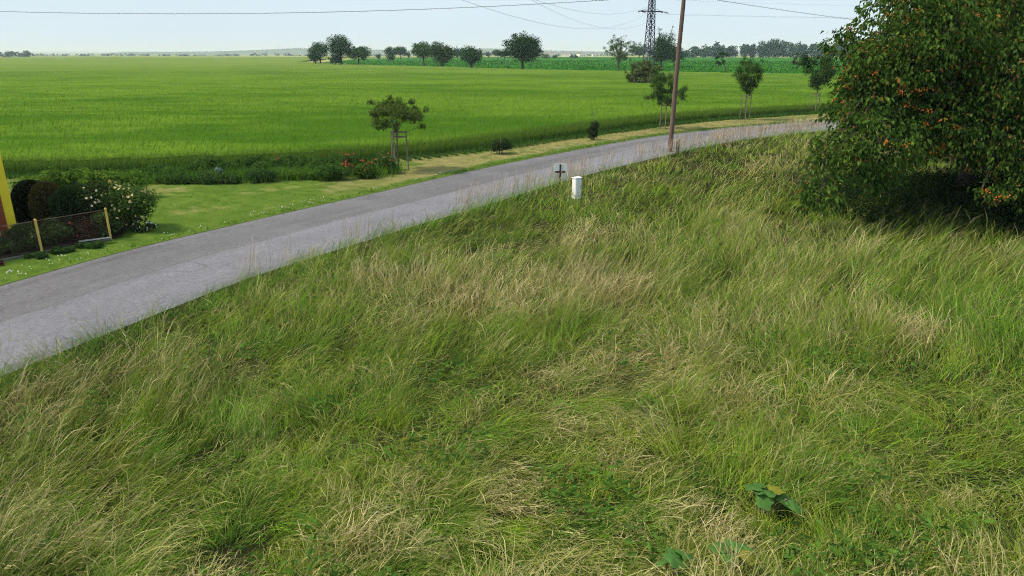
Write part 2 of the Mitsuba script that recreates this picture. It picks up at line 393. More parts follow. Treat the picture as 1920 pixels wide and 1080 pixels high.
def meadow_fields(x, y):
    """What grows at a spot: straw, vivid green, lodging, height, flow direction."""
    rd = road_dist(x, y)
    a, b, c = n2(x, y, 2.6, 11, 3), n2(x, y, 0.8, 12, 2), n2(x, y, 3.4, 13, 3)
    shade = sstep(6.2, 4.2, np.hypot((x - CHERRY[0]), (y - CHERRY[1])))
    straw = np.clip(0.21 + 2.0 * (a - 0.5) + 1.3 * (b - 0.5), 0, 1)
    straw = straw + 0.30 * blob(x, y, 0.0, 16.5, 4.5, 2.6, 0.5) + 0.30 * blob(x, y, 9.2, 17.6, 3.2, 1.6) + 0.28 * blob(x, y, 0.2, 8, 2.4, 2.4) + 0.26 * blob(x, y, 2.8, 11.9, 2.2, 1.5) + 0.40 * blob(x, y, -5.6, 6.6, 1.4, 1.6) + 0.30 * blob(x, y, 2.8, 15.5, 1.8, 1.8)
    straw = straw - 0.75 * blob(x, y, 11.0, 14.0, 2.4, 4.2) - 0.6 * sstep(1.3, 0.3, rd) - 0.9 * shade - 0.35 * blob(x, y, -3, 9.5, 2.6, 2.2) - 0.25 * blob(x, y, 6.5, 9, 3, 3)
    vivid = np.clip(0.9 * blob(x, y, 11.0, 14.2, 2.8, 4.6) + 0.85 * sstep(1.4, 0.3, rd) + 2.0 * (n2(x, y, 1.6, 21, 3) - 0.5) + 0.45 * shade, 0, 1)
    lodge = np.clip(0.22 + 2.4 * (c - 0.45) + 1.3 * (n2(x, y, 1.3, 14, 2) - 0.5) + 0.45 * blob(x, y, 3, 11.5, 5.5, 4.2) + 0.4 * blob(x, y, 0.2, 7.5, 4.0, 2.2) + 0.3 * blob(x, y, -5, 7, 2.5, 2.2)
                    - 0.45 * blob(x, y, -3.5, 13.5, 3.2, 4.2) - 0.7 * sstep(1.6, 0.6, rd) - 0.6 * blob(x, y, 10.5, 15, 4, 4.5) - 0.5 * blob(x, y, 7.2, 6.3, 1.4, 1.4), 0, 1)
    height = 0.60 + 0.75 * (n2(x, y, 2.2, 31, 3) - 0.5) + 0.75 * (n2(x, y, 0.75, 32, 2) - 0.5) - 0.14 * lodge
    bank = blob(x, y, 8, 35, 10, 8)
    height = height + 0.16 * bank
    lodge = lodge * (1 - 0.6 * bank)
    straw = straw + 0.10 * bank
    height = np.clip(height, 0.20, 1.05) * (1 - (0.38 + 0.14 * (y < 20)) * sstep(0.9, 0.0, rd))
    flow = 0.6 + 4.6 * (n2(x, y, 4.0, 41, 2) - 0.5) + (2.4 + 2.6 * lodge) * (n2(x, y, 1.1, 42, 2) - 0.5)
    return np.clip(straw, 0, 1), vivid, lodge, height, flow, rd


def mixn(a, b, t):
    return np.asarray(a)[None] * (1 - t[:, None]) + np.asarray(b)[None] * t[:, None]


def build_meadow(seed=5):
    from scipy.spatial import cKDTree
    g = R(seed)
    # clumps (tussocks): each its own height, lean, colour
    m = 9000
    ca = g.uniform(-0.85, 0.85, m)
    cr_ = np.sqrt(g.uniform(3.0 ** 2, 30.0 ** 2, m))
    cx, cy = cr_ * np.sin(ca), cr_ * np.cos(ca)
    fa = g.uniform(-0.8, 0.8, 2600)
    fr_ = np.sqrt(g.uniform(30.0 ** 2, 78.0 ** 2, 2600))
    cx, cy = np.r_[cx, fr_ * np.sin(fa)], np.r_[cy, fr_ * np.cos(fa)]
    keep = n2(cx, cy, 1.6, 15, 2) > 0.29 + 0.22 * (g.random(len(cx)) - 0.5)
    cx, cy = cx[keep], cy[keep]
    m = len(cx)
    Cs, Cv, Cl, Ch, Cf, _ = meadow_fields(cx, cy)
    Cs = np.clip(Cs + g.normal(0, 0.24, m), 0, 1)
    Cv = np.clip(Cv + g.normal(0, 0.25, m), 0, 1)
    Cl = np.clip(Cl + g.normal(0, 0.20, m), 0, 1.05)
    Ch = Ch * np.exp(g.normal(0, 0.30, m))
    Cf = Cf + g.normal(0, 0.55, m)
    Ct = np.exp(g.normal(0, 0.16, m))
    Cy = g.random(m)                                          # yellower or bluer green
    tree_ = cKDTree(np.c_[cx, cy])
    # tufts: thinner with distance
    n = 68000
    ang = g.uniform(-0.80, 0.80, n)
    r = np.exp(g.uniform(math.log(4.3), math.log(75), n))
    x, y = r * np.sin(ang), r * np.cos(ang)
    ok = inside(meadow_poly, x, y) & (y > 2.5) & (np.hypot(x - 2.54, y - 27.63) > 0.3)
    x, y, r = x[ok], y[ok], r[ok]
    wx, wy = 0.30 * (n2(x, y, 0.6, 16, 2) - 0.5), 0.30 * (n2(x, y, 0.6, 17, 2) - 0.5)
    dist, ci = tree_.query(np.c_[x + wx, y + wy])
    dome = np.clip(1 - (dist / np.maximum(0.58, 0.024 * r)) ** 2, 0, 1)
    ok = g.random(len(x)) < 0.30 + 0.70 * dome ** 0.6
    x, y, r, dist, ci, dome = x[ok], y[ok], r[ok], dist[ok], ci[ok], dome[ok]
    n = len(x)
    outx, outy = (x - cx[ci]) / 0.5, (y - cy[ci]) / 0.5
    rd = road_dist(x, y)
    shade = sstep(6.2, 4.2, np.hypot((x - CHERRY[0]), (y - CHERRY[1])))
    straw, vivid, lodge, tone, yel = Cs[ci], Cv[ci], Cl[ci], Ct[ci], Cy[ci]
    edge = sstep(1.3, 0.3, rd)
    straw = straw * (1 - 0.75 * edge)
    vivid = np.clip(vivid + 0.5 * edge, 0, 1)
    vx, vy = np.cos(Cf[ci]) + 0.75 * outx, np.sin(Cf[ci]) + 0.75 * outy
    az_t = np.arctan2(vy, vx) + g.normal(0, 0.25, n)
    lean_t = 0.10 + 1.05 * lodge ** 1.3 + 0.25 * np.hypot(outx, outy) * (1 - lodge)
    h_t = Ch[ci] * (0.52 + 0.58 * dome) * np.exp(g.normal(0, 0.13, n))
    h_t = np.clip(h_t, 0.18, 1.15)
    parts = []
    for cls, (lo, hi, seg) in enumerate(((0, 7.6, 4), (7.6, 17, 3), (17, 200, 2))):
        for kind in ('leaf', 'stem'):
            m_ = np.nonzero((r >= lo) & (r < hi))[0]
            reps = np.where(r[m_] > 24, 0.75, 1.0) * (4.2 if kind == 'leaf' else 1.9) * (0.40 + 1.1 * straw[m_] if kind == 'stem' else 1.25 - 0.4 * straw[m_])
            reps = np.floor(reps + g.random(len(m_))).astype(int)
            i = np.repeat(m_, reps)
            q = len(i)
            rad = 0.04 + 0.008 * r[i]
            P = np.stack([x[i] + g.normal(0, 1, q) * rad * 0.75, y[i] + g.normal(0, 1, q) * rad * 0.75, np.zeros(q)], 1)
            inn = inside(meadow_poly, P[:, 0], P[:, 1])
            i, P = i[inn], P[inn]
            q = len(i)
            az = az_t[i] + g.normal(0, 0.34, q)
            ld = lodge[i]
            if kind == 'leaf':
                h = h_t[i] * g.uniform(0.45, 1.05, q)
                lean = lean_t[i] + np.abs(g.normal(0, 0.14, q))
                bend = 0.30 + 0.85 * g.random(q) + 0.25 * ld
                w = np.maximum(g.uniform(0.0035, 0.0075, q), np.where(r[i] > 24, 0.40, 0.33) * r[i] / 692)
                green = mixn((0.182, 0.258, 0.022), (0.094, 0.202, 0.032), np.clip(yel[i] + g.normal(0, 0.2, q), 0, 1))
                viv = mixn((0.118, 0.255, 0.020), (0.062, 0.196, 0.024), g.random(q))
                t_ = np.clip(vivid[i] + g.normal(0, 0.22, q), 0, 1)[:, None]
                c = green * (1 - t_) + viv * t_
                s = np.clip(straw[i] * 1.0 - 0.52 + g.normal(0, 0.22, q), 0, 1)[:, None]
                c = c * (1 - s) + np.array([0.33, 0.26, 0.12]) * s
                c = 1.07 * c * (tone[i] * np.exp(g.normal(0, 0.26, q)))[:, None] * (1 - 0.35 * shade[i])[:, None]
                c1 = c * np.array([1.25, 1.15, 1.0])
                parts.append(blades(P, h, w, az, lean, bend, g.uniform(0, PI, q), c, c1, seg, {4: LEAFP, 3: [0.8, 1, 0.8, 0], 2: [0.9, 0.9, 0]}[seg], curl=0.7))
            else:
                h = h_t[i] * g.uniform(0.85, 1.30, q) + 0.05
                lean = 0.9 * lean_t[i] + np.abs(g.normal(0, 0.12, q))
                bend = 0.50 + 0.95 * g.random(q)
                w = np.maximum(g.uniform(0.0035, 0.0056, q), 0.21 * r[i] / 692)
                c0 = mixn((0.115, 0.160, 0.030), (0.28, 0.23, 0.09), np.clip(straw[i] + g.normal(-0.1, 0.2, q), 0, 1))
                hd = mixn((0.25, 0.27, 0.075), (0.50, 0.435, 0.245), np.clip(straw[i] * 1.1 + g.normal(-0.05, 0.25, q), 0, 1))
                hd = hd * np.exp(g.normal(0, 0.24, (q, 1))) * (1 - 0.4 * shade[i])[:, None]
                c0 = c0 * np.exp(g.normal(0, 0.2, (q, 1)))
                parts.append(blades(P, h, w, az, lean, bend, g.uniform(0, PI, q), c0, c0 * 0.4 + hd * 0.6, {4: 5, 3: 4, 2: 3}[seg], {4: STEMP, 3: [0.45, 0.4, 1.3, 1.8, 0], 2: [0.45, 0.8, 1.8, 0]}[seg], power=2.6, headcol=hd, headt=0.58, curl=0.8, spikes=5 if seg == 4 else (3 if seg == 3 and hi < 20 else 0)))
    # tall airy stems standing along the roadside edge
    s = g.random(9500)
    idx = np.clip((s * len(LOW)).astype(int), 0, len(LOW) - 1)
    L = LOW[idx] + nU[idx] * g.gamma(1.5, 0.35, len(idx))[:, None] + g.normal(0, 0.12, (len(idx), 2))
    keep = (n2(L[:, 0], L[:, 1], 1.4, 61, 2) > 0.46 + 0.10 * (L[:, 1] < 24)) & (L[:, 1] < 62) & (L[:, 1] > 7)
    L = L[keep]
    L = L[road_dist(L[:, 0], L[:, 1]) < 2.5]
    q = len(L)
    r2 = np.hypot(*L.T)
    hd = mixn((0.36, 0.31, 0.21), (0.55, 0.45, 0.36), g.random(q))
    c0 = mixn((0.16, 0.18, 0.06), (0.30, 0.26, 0.13), g.random(q))
    parts.append(blades(np.c_[L, np.zeros(q)], g.uniform(0.65, 1.25, q), np.maximum(0.004, 0.18 * r2 / 692), g.normal(0.5, 0.7, q), np.abs(g.normal(0.04, 0.10, q)), g.uniform(0.1, 0.5, q), g.uniform(0, PI, q), c0, hd, 5,
                        [0.5, 0.4, 0.35, 1.3, 1.7, 0], power=2.2, headcol=hd, headt=0.58))
    V, F, C = cat(*parts)
    return V, F, np.clip(C, 0.004, 0.8)


V, F, C = build_meadow()

k = add('meadow_grass', (V, F), 'grass_blade', color=C)
tag(k, 'tall unmown meadow grass, green and straw coloured, blown flat in places', 'grass', None, 'stuff')


def leaf_quads(P, D, S, size, width, fold=0.25):
    """Folded leaf diamonds at P along D with side direction S: two triangles each."""
    n = len(P)
    N = np.cross(D, S)
    L, Wd = D * size[:, None], S * (size * width)[:, None] * 0.5
    mid = P + L * 0.45
    V = np.stack([P, mid - Wd + N * (size * fold * 0.3)[:, None], P + L, mid + Wd + N * (size * fold * 0.3)[:, None]], 1)
    F = (np.array([[0, 1, 2], [0, 2, 3]])[None] + (np.arange(n) * 4)[:, None, None]).reshape(-1, 3)
    return V.reshape(-1, 3), F


def unit(v):
    return v / (np.linalg.norm(v, axis=-1, keepdims=True) + 1e-9)


def leaves(g, P, D, size, width=0.55, c0=(0.03, 0.06, 0.015), c1=(0.08, 0.13, 0.03), tone=None, jit=0.2, face=None):
    n = len(P)
    S = unit(np.cross(D, unit(g.normal(0, 1, (n, 3))) if face is None else face))
    V, F = leaf_quads(P, D, S, size, width)
    t = g.random(n) if tone is None else np.clip(tone + g.normal(0, 0.22, n), 0, 1)
    c = mixn(c0, c1, t) * np.exp(g.normal(0, jit, (n, 1)))
    return V, F, np.repeat(np.clip(c, 0.003, 0.9), 4, 0)


def build_weeds(seed=6):
    """Broad leaved weeds scattered through the grass in patches."""
    g = R(seed)
    n = 2600
    a, r = g.uniform(-0.75, 0.75, n), np.exp(g.uniform(math.log(5.6), math.log(40), n))
    x, y = r * np.sin(a), r * np.cos(a)
    ok = inside(meadow_poly, x, y) & (n2(x, y, 1.1, 18, 2) > 0.57) & (road_dist(x, y) > 1.3)
    x, y = x[ok], y[ok]
    k = 9
    i = np.repeat(np.arange(len(x)), k)
    q = len(i)
    aa = g.uniform(-PI, PI, q)
    P = np.stack([x[i] + g.normal(0, 0.09, q), y[i] + g.normal(0, 0.09, q), g.uniform(0.18, 0.50, q)], 1)
    D = unit(np.stack([np.cos(aa), np.sin(aa), g.uniform(-0.4, 0.6, q)], 1))
    return leaves(g, P, D, g.uniform(0.06, 0.15, q), 0.42, (0.055, 0.130, 0.022), (0.100, 0.200, 0.034), None, 0.15)


V, F, C = build_weeds()
k = add('meadow_weeds', (V, F), 'leaf', color=C)
tag(k, 'broad leaved green weeds mixed into the meadow grass', 'weeds', None, 'stuff')


# ------------------------------------------------------------------ barley
def barley_height(x, y):
    return 0.66 + 0.16 * (n2(x, y, 16, 71, 3) - 0.5) + 0.10 * (n2(x, y, 4, 72, 2) - 0.5) + 0.25 * (n2(x * 0.35, y, 38, 73, 2) - 0.5)


br = np.concatenate([np.arange(30, 60, 0.7), np.geomspace(60, 930, 170)])
bt = np.concatenate([np.linspace(-1.35, -0.72, 30)[:-1], np.linspace(-0.72, 0.72, 300), np.linspace(0.72, 1.2, 20)[1:]])
bR, bT = np.meshgrid(br, bt, indexing='ij')
bx, by = bR * np.sin(bT), bR * np.cos(bT)
bz = barley_height(bx, by) - 0.05 - 0.15 * sstep(150, 60, bR) + dip(bx, by)
q = grid(len(br), len(bt))
cx, cy = bx.ravel()[q].mean(1), by.ravel()[q].mean(1)
q = q[inside(barley_poly.buffer(-1.8), cx, cy)]


def barley_col(p, n, uv):
    r = dr.sqrt(dr.square(p.x) + dr.square(p.y))
    a = fbm(p.x / 14, p.y / 9, 0, 3)
    b = fbm(p.x / 60, p.y / 26 + 3, 1, 3)
    c = fbm(p.x * 0.22, p.y * 0.5, 2, 3)
    k = 0.36 * a + 0.30 * b + 0.34 * c
    base = mix((0.042, 0.110, 0.009), (0.100, 0.182, 0.018), smoothstep(0.30, 0.66, k))
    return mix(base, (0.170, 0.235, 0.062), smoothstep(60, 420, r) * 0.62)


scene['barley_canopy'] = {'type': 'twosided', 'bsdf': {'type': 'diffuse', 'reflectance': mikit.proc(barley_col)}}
vb = np.stack([bx, by, bz], -1).reshape(-1, 3)
used = np.unique(q)
remap = np.full(len(vb), -1)
remap[used] = np.arange(len(used))
structure('barley_field', (vb[used], remap[q][:, ::-1]), 'barley_canopy', 'wide flat field of yellow green barley reaching to the horizon', smooth=True)


def build_barley(seed=9):
    g = R(seed)
    parts = []
    # over the field, thinning with distance
    n = 115000
    ang = g.uniform(-0.70, 0.66, n)
    r = np.exp(g.uniform(math.log(31), math.log(240), n))
    x, y = r * np.sin(ang), r * np.cos(ang)
    ok = inside(barley_poly.buffer(-0.7), x, y)
    x, y, r = x[ok], y[ok], r[ok]
    n = len(x)
    H = barley_height(x, y)
    a = n2(x, y, 14, 81, 3)
    tone = np.clip(0.5 + 1.6 * (a - 0.5) + g.normal(0, 0.2, n), 0, 1)
    c0 = mixn((0.066, 0.145, 0.012), (0.100, 0.190, 0.016), tone)
    c1 = mixn((0.085, 0.185, 0.016), (0.150, 0.250, 0.028), tone) * np.exp(g.normal(0, 0.10, (n, 1)))
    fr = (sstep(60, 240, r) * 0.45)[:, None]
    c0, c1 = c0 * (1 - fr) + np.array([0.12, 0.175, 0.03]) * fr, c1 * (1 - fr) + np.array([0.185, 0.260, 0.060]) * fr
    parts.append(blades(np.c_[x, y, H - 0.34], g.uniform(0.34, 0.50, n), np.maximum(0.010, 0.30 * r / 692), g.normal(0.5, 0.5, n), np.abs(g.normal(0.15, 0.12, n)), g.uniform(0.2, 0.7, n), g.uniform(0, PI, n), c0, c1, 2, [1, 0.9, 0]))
    # the near edge, from the ground up
    n = 70000
    s = g.random(n) * (len(BAR) - 1)
    i = s.astype(int)
    fr = s - i
    B = BAR[i] * (1 - fr)[:, None] + BAR[i + 1] * fr[:, None]
    tB = BAR[i + 1] - BAR[i]
    nB = np.stack([-tB[:, 1], tB[:, 0]], 1) / np.linalg.norm(tB, axis=1, keepdims=True)
    B = B + nB * (2.6 * g.random(n) ** 1.25 - 0.15 + 0.35 * (n2(B[:, 0], B[:, 1], 1.5, 83, 2) - 0.5))[:, None]
    ok = (np.abs(np.arctan2(B[:, 0], B[:, 1])) < 0.72) & (B[:, 1] > 5)
    B = B[ok]
    n = len(B)
    r = np.hypot(*B.T)
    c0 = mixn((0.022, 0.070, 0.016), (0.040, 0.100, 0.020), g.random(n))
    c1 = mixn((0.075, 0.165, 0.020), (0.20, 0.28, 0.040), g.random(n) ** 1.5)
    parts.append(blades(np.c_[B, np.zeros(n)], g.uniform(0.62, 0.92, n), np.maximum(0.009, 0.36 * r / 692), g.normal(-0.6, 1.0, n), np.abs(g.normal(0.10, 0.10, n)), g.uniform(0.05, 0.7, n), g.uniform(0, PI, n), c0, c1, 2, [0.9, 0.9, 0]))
    return cat(*parts)


V, F, C = build_barley()
k = add('barley', (V, F), 'crop_blade', color=C)
tag(k, 'standing ears and leaves of green barley', 'barley', None, 'stuff')


def build_margin(seed=10):
    """Rough dark grass and weeds at the foot of the barley, and short mown grass along the verge."""
    g = R(seed)
    n = 44000
    s = g.random(n) * (len(BAR) - 1)
    i = s.astype(int)
    tB = np.gradient(BAR, axis=0)[i]
    nB = np.stack([-tB[:, 1], tB[:, 0]], 1) / np.linalg.norm(tB, axis=1, keepdims=True)
    edge = -0.9 - 1.0 * n2(BAR[i, 0], BAR[i, 1], 2.2, 91, 2)
    B = BAR[i] + nB * (edge * g.random(n) ** 0.8 + 0.1)[:, None] + g.normal(0, 0.08, (n, 2))
    ok = (np.abs(np.arctan2(B[:, 0], B[:, 1])) < 0.72) & (B[:, 0] > -30)
    B = B[ok]
    n = len(B)
    r = np.hypot(*B.T)
    c0 = mixn((0.028, 0.085, 0.016), (0.065, 0.140, 0.022), g.random(n))
    m = 9000
    f_ = g.random(m)
    Wp = np.c_[-17.2 + 11.6 * f_, 31.0 + 2.6 * f_] + g.normal(0, 1, (m, 2)) * np.array([0.3, 0.75])
    Wp = Wp[Wp[:, 1] > 30.3 + 0.12 * (Wp[:, 0] + 15) * (Wp[:, 0] > -9)]
    m = len(Wp)
    wc = mixn((0.052, 0.135, 0.018), (0.115, 0.220, 0.032), np.clip(n2(Wp[:, 0], Wp[:, 1], 1.2, 93, 2) * 1.6 - 0.3 + g.normal(0, 0.15, m), 0, 1))
    weeds = blades(np.c_[Wp, np.zeros(m)], g.uniform(0.30, 0.78, m), g.uniform(0.014, 0.030, m), g.uniform(-PI, PI, m), np.abs(g.normal(0.2, 0.2, m)), g.uniform(0.3, 0.9, m), g.uniform(0, PI, m), wc, wc * 1.25, 2, [1, 0.9, 0])
    return cat(weeds, blades(np.c_[B, np.zeros(n)], g.uniform(0.16, 0.42, n) * (0.7 + 0.6 * n2(B[:, 0], B[:, 1], 1.0, 92, 2)), np.maximum(0.010, 0.40 * r / 692), g.uniform(-PI, PI, n), np.abs(g.normal(0.2, 0.2, n)), g.uniform(0.3, 0.9, n),
                  g.uniform(0, PI, n), c0, c0 * 1.3, 2, [0.9, 0.9, 0]))


V, F, C = build_margin()
k = add('field_margin_grass', (V, F), 'grass_blade', color=C)
tag(k, 'dark green rough grass at the foot of the barley', 'grass', None, 'stuff')


def build_verge_grass(seed=14):
    g = R(seed)
    n = 46000
    i = g.integers(0, 200, n)
    fr = g.random(n) ** 1.3
    P = (U + nU * 0.05)[i] * (1 - fr)[:, None] + Bv[i] * fr[:, None]
    P = P + g.normal(0, 0.15, (n, 2))
    d = fr * np.linalg.norm(Bv - U, axis=1)[i]
    ok = (np.abs(np.arctan2(P[:, 0], P[:, 1])) < 0.74) & (P[:, 1] > 8) & (P[:, 1] < 70) & ((P - U[i]) @ np.array([0, 0]) == 0) & (np.einsum('ij,ij->i', P - U[i], nU[i]) < 0.08)
    P, d = P[ok], d[ok]
    n = len(P)
    r = np.hypot(*P.T)
    a = n2(P[:, 0], P[:, 1], 1.8, 95, 3)
    dry = np.clip(sstep(0.4, 1.1, d) * sstep(0.35, 0.6, a + 0.1 * (P[:, 0] > -5)) - 0.35 * (P[:, 0] < -6) + g.normal(0, 0.2, n), 0, 1)
    c = mixn((0.058, 0.122, 0.018), (0.28, 0.245, 0.11), dry) * np.exp(g.normal(0, 0.2, (n, 1)))
    return blades(np.c_[P, np.full(n, 0.03)], g.uniform(0.04, 0.10, n) * (1 + 0.8 * (d < 0.25)), np.maximum(0.008, 0.5 * r / 692), g.uniform(-PI, PI, n), np.abs(g.normal(0.5, 0.3, n)), g.uniform(0.2, 0.9, n), g.uniform(0, PI, n), c, c * 1.2, 2, [1, 0.9, 0])


V, F, C = build_verge_grass()
k = add('verge_grass', (V, F), 'grass_blade', color=C)
tag(k, 'short mown grass along the road', 'grass', None, 'stuff')


# ------------------------------------------------------------------ dark green crop beyond the track
crop_poly = shapely.Polygon([tuple(a) for a in (P2 + nP * 4.2)[(P2[:, 0] > -84)]] + [(420, 300), (640, 780), (300, 850), (60, 850), (-60, 800), (-130, 640), (-105, 420)])


def crop_col(p, n, uv):
    k = 0.6 * fbm(p.x / 3.0, p.y / 2.2, 0, 3) + 0.4 * fbm(p.x / 34, p.y / 22, 1, 3)
    return mix((0.016, 0.092, 0.008), (0.046, 0.175, 0.018), smoothstep(0.32, 0.68, k))


scene['crop_canopy'] = diffuse(mikit.proc(crop_col))
cr = np.geomspace(150, 900, 120)
ct = np.linspace(-0.35, 0.85, 200)
cR, cT = np.meshgrid(cr, ct, indexing='ij')
kx, ky = cR * np.sin(cT), cR * np.cos(cT)
kz = 0.34 + 0.20 * (n2(kx, ky, 5, 101, 2) - 0.5) + dip(kx, ky)
q = grid(len(cr), len(ct))
q = q[inside(crop_poly, kx.ravel()[q].mean(1), ky.ravel()[q].mean(1))]
vb = np.stack([kx, ky, kz], -1).reshape(-1, 3)
used = np.unique(q)
remap = np.full(len(vb), -1)
remap[used] = np.arange(len(used))
structure('beet_field', (vb[used], remap[q][:, ::-1]), 'crop_canopy', 'dark green leaf crop field beyond the track', smooth=True)


g = R(77)
n = 26000
ang, r = g.uniform(-0.32, 0.70, n), np.exp(g.uniform(math.log(165), math.log(480), n))
x, y = r * np.sin(ang), r * np.cos(ang)
ok = inside(crop_poly, x, y)
x, y, r = x[ok], y[ok], r[ok]
n = len(x)
D = unit(np.stack([g.normal(0, 1, n), g.normal(0, 1, n), g.uniform(0.5, 1.6, n)], 1))
V, F, C = leaves(g, np.c_[x, y, np.full(n, 0.16)], D, g.uniform(0.35, 0.60, n) * (0.7 + r / 420), 0.7, (0.018, 0.088, 0.008), (0.058, 0.200, 0.018), n2(x, y, 8, 103, 2))
k = add('beet_leaves', (V, F), 'leaf', color=C)
tag(k, 'leaves of the dark green crop', 'crop', None, 'stuff')


# ------------------------------------------------------------------ trees
def curve(a, b, g, wob=0.08, n=6, sag=0.0):
    a, b = np.asarray(a, float), np.asarray(b, float)
    t = np.linspace(0, 1, n)
    L = np.linalg.norm(b - a)
    p = a + (b - a) * t[:, None] + (np.sin(t * PI)[:, None]) * g.normal(0, wob * L, 3)
    p[:, 2] += sag * L * np.sin(t * PI)
    return p


def lobes_in(g, c, rad, k, size, flat=0.0):
    """k lobe centres spread over the shell and inside of an ellipsoid."""
    d = unit(g.normal(0, 1, (k, 3)))
    d[:, 2] = d[:, 2] * (1 - flat) + flat * np.abs(d[:, 2])
    f = g.uniform(0.30, 1.0, k) ** 0.6 * (0.70 + 0.62 * meshkit.fbm(d * 1.15 + g.uniform(0, 50, 3), 2, 3))
    c = np.asarray(c) + d * f[:, None] * np.asarray(rad)
    return c, size * g.uniform(0.6, 1.4, k)


def crown_mesh(g, centres, radii, n, leaf, c0, c1, width=0.6, updown=0.3, squash=0.8, hollow=0.55):
    i = g.choice(len(centres), n, p=radii ** 2 / (radii ** 2).sum())
    d = unit(g.normal(0, 1, (n, 3)))
    rr_ = g.uniform(hollow, 1.08, n) * radii[i]
    P = centres[i] + d * rr_[:, None] * np.array([1, 1, squash])
    face = unit(d + np.array([0, 0, 0.35]) + g.normal(0, 0.5, (n, 3)))      # leaves mostly face out of the crown
    D = unit(np.cross(face, unit(g.normal(0, 1, (n, 3)))) + np.array([0, 0, -updown]))
    tone = np.clip(0.45 + 0.6 * (g.random(len(centres))[i] - 0.5), 0, 1)
    return leaves(g, P, D, leaf * g.uniform(0.6, 1.35, n), width, c0, c1, tone, 0.14, face)


def tree(base, label, pos, h, w, seed, cb=0.28, lobes=24, lobe=None, n=2600, leaf=0.42, c0=(0.022, 0.045, 0.014), c1=(0.060, 0.095, 0.026), tr=None, shape='round', flat=0.1, catname='tree', group=None, extra=None, bark='bark', lean=(0, 0), forks=6,
         hollow=0.5, z0=0.0):
    """A tree of height h and crown width w standing at pos: trunk with limbs, crown of leaves in lobes."""
    g = R(seed)
    key = thing(base, label, catname, group)
    X, Y = pos
    zb = cb * h * 0.8
    w = w * 1.24
    cz, rz = (zb + h) / 2, (h - zb) / 2
    rad = np.array([w / 2, w / 2, rz])
    lobe = lobe or 0.235 * (w + h - zb) / 2
    lobes = int(lobes * 0.75)
    cen, lr = lobes_in(g, (X + lean[0], Y + lean[1], cz), np.maximum(rad - lobe * 0.8, 0.1), lobes, lobe, flat)
    if shape == 'vase':
        t = np.clip((cen[:, 2] - zb) / (h - zb), 0, 1)
        cen[:, :2] = np.array([X, Y]) + (cen[:, :2] - np.array([X, Y])) * (0.25 + 0.95 * t)[:, None]
    if shape == 'cone':
        t = np.clip((cen[:, 2] - zb) / (h - zb), 0, 1)
        cen[:, :2] = np.array([X, Y]) + (cen[:, :2] - np.array([X, Y])) * (1.25 - 0.85 * t)[:, None]
    cen2, lr2 = lobes_in(g, (X + lean[0], Y + lean[1], cz), np.maximum(rad - lobe * 0.25, 0.1), lobes * 2, lobe * 0.42, flat)
    far2 = np.linalg.norm((cen2 - np.array([X + lean[0], Y + lean[1], cz])) / rad, axis=1) > 0.45
    cen, lr = np.vstack([cen, cen2[far2]]), np.concatenate([lr, lr2[far2]])
    if shape == 'dome':
        cen[:, 2] = np.maximum(np.abs(cen[:, 2] - 0.34 * h) * 1.15 + 0.10 * h, lobe * 0.7)
    if extra is not None:
        e = np.asarray(extra, float)
        cen = np.vstack([cen, e[:, :3] * np.array([1, 1, 1]) + np.array([X, Y, 0])])
        lr = np.concatenate([lr, e[:, 3]])
    cen[:, 2] += z0
    tr = tr or 0.035 * h
    top = np.array([X + lean[0] * 0.8, Y + lean[1] * 0.8, z0 + zb + rz * 0.9])
    tp = curve((X, Y, z0 - 0.1), top, g, 0.02, 7)
    parts = [tube(tp, np.linspace(tr, tr * 0.35, 7), 8)]
    far = np.argsort(-np.linalg.norm(cen - tp[3], axis=1))[:forks]
    for j in far:
        s = g.integers(2, 5)
        parts.append(tube(curve(tp[s], cen[j], g, 0.06, 5, 0.05), np.linspace(tr * 0.42, tr * 0.08, 5), 5))
    add(key + '__trunk', cat(*parts), bark, smooth=40)
    V, F, C = crown_mesh(g, cen, lr, int(n * 2.2), leaf * 0.98, c0, c1, hollow=hollow)
    add(key + '__crown', (V, F), 'leaf', color=C)
    return key


DARK = dict(c0=(0.014, 0.046, 0.010), c1=(0.050, 0.115, 0.022))
MID = dict(c0=(0.020, 0.064, 0.011), c1=(0.072, 0.150, 0.026))
PALE = dict(c0=(0.050, 0.075, 0.030), c1=(0.120, 0.150, 0.065))

# along the far track, from left to right
tree('field_tree', 'low dark bush-like tree at the left end of the far clump', (-89.0, 334.6), 8.0, 6.6, 201, cb=0.06, lobes=20, n=2200, **DARK)
tree('field_tree', 'grey green tree behind the low bush in the far left clump', (-90.5, 349.2), 11.0, 9.0, 202, cb=0.14, lobes=26, n=2600, **DARK)
tree('field_tree', 'tallest tree of the far clump on the left, broad and dark', (-71.4, 308.7), 13.2, 10.2, 203, cb=0.18, lobes=34, n=4200, **DARK)
tree('field_tree', 'small round tree in front of the tallest tree of the clump', (-73.3, 306.5), 4.9, 5.6, 204, cb=0.2, lobes=14, n=1300, **DARK)
tree('field_tree', 'rounded tree at the right end of the far left clump', (-64.0, 308.7), 8.9, 8.8, 205, cb=0.22, lobes=28, n=3000, **MID)
tree('field_tree', 'left of two far dark trees beyond the leaf crop', (-88.5, 536.4), 9.6, 7.4, 206, cb=0.25, lobes=18, n=1200, leaf=0.6, **DARK)
tree('field_tree', 'right and larger of two far dark trees beyond the leaf crop', (-78.0, 520.0), 10.4, 9.6, 207, cb=0.25, lobes=20, n=1500, leaf=0.6, **DARK)
tree('field_tree', 'small light green tree in front of two far dark trees', (-72.5, 440.0), 4.8, 5.4, 208, cb=0.12, lobes=12, n=800, leaf=0.5, **MID)
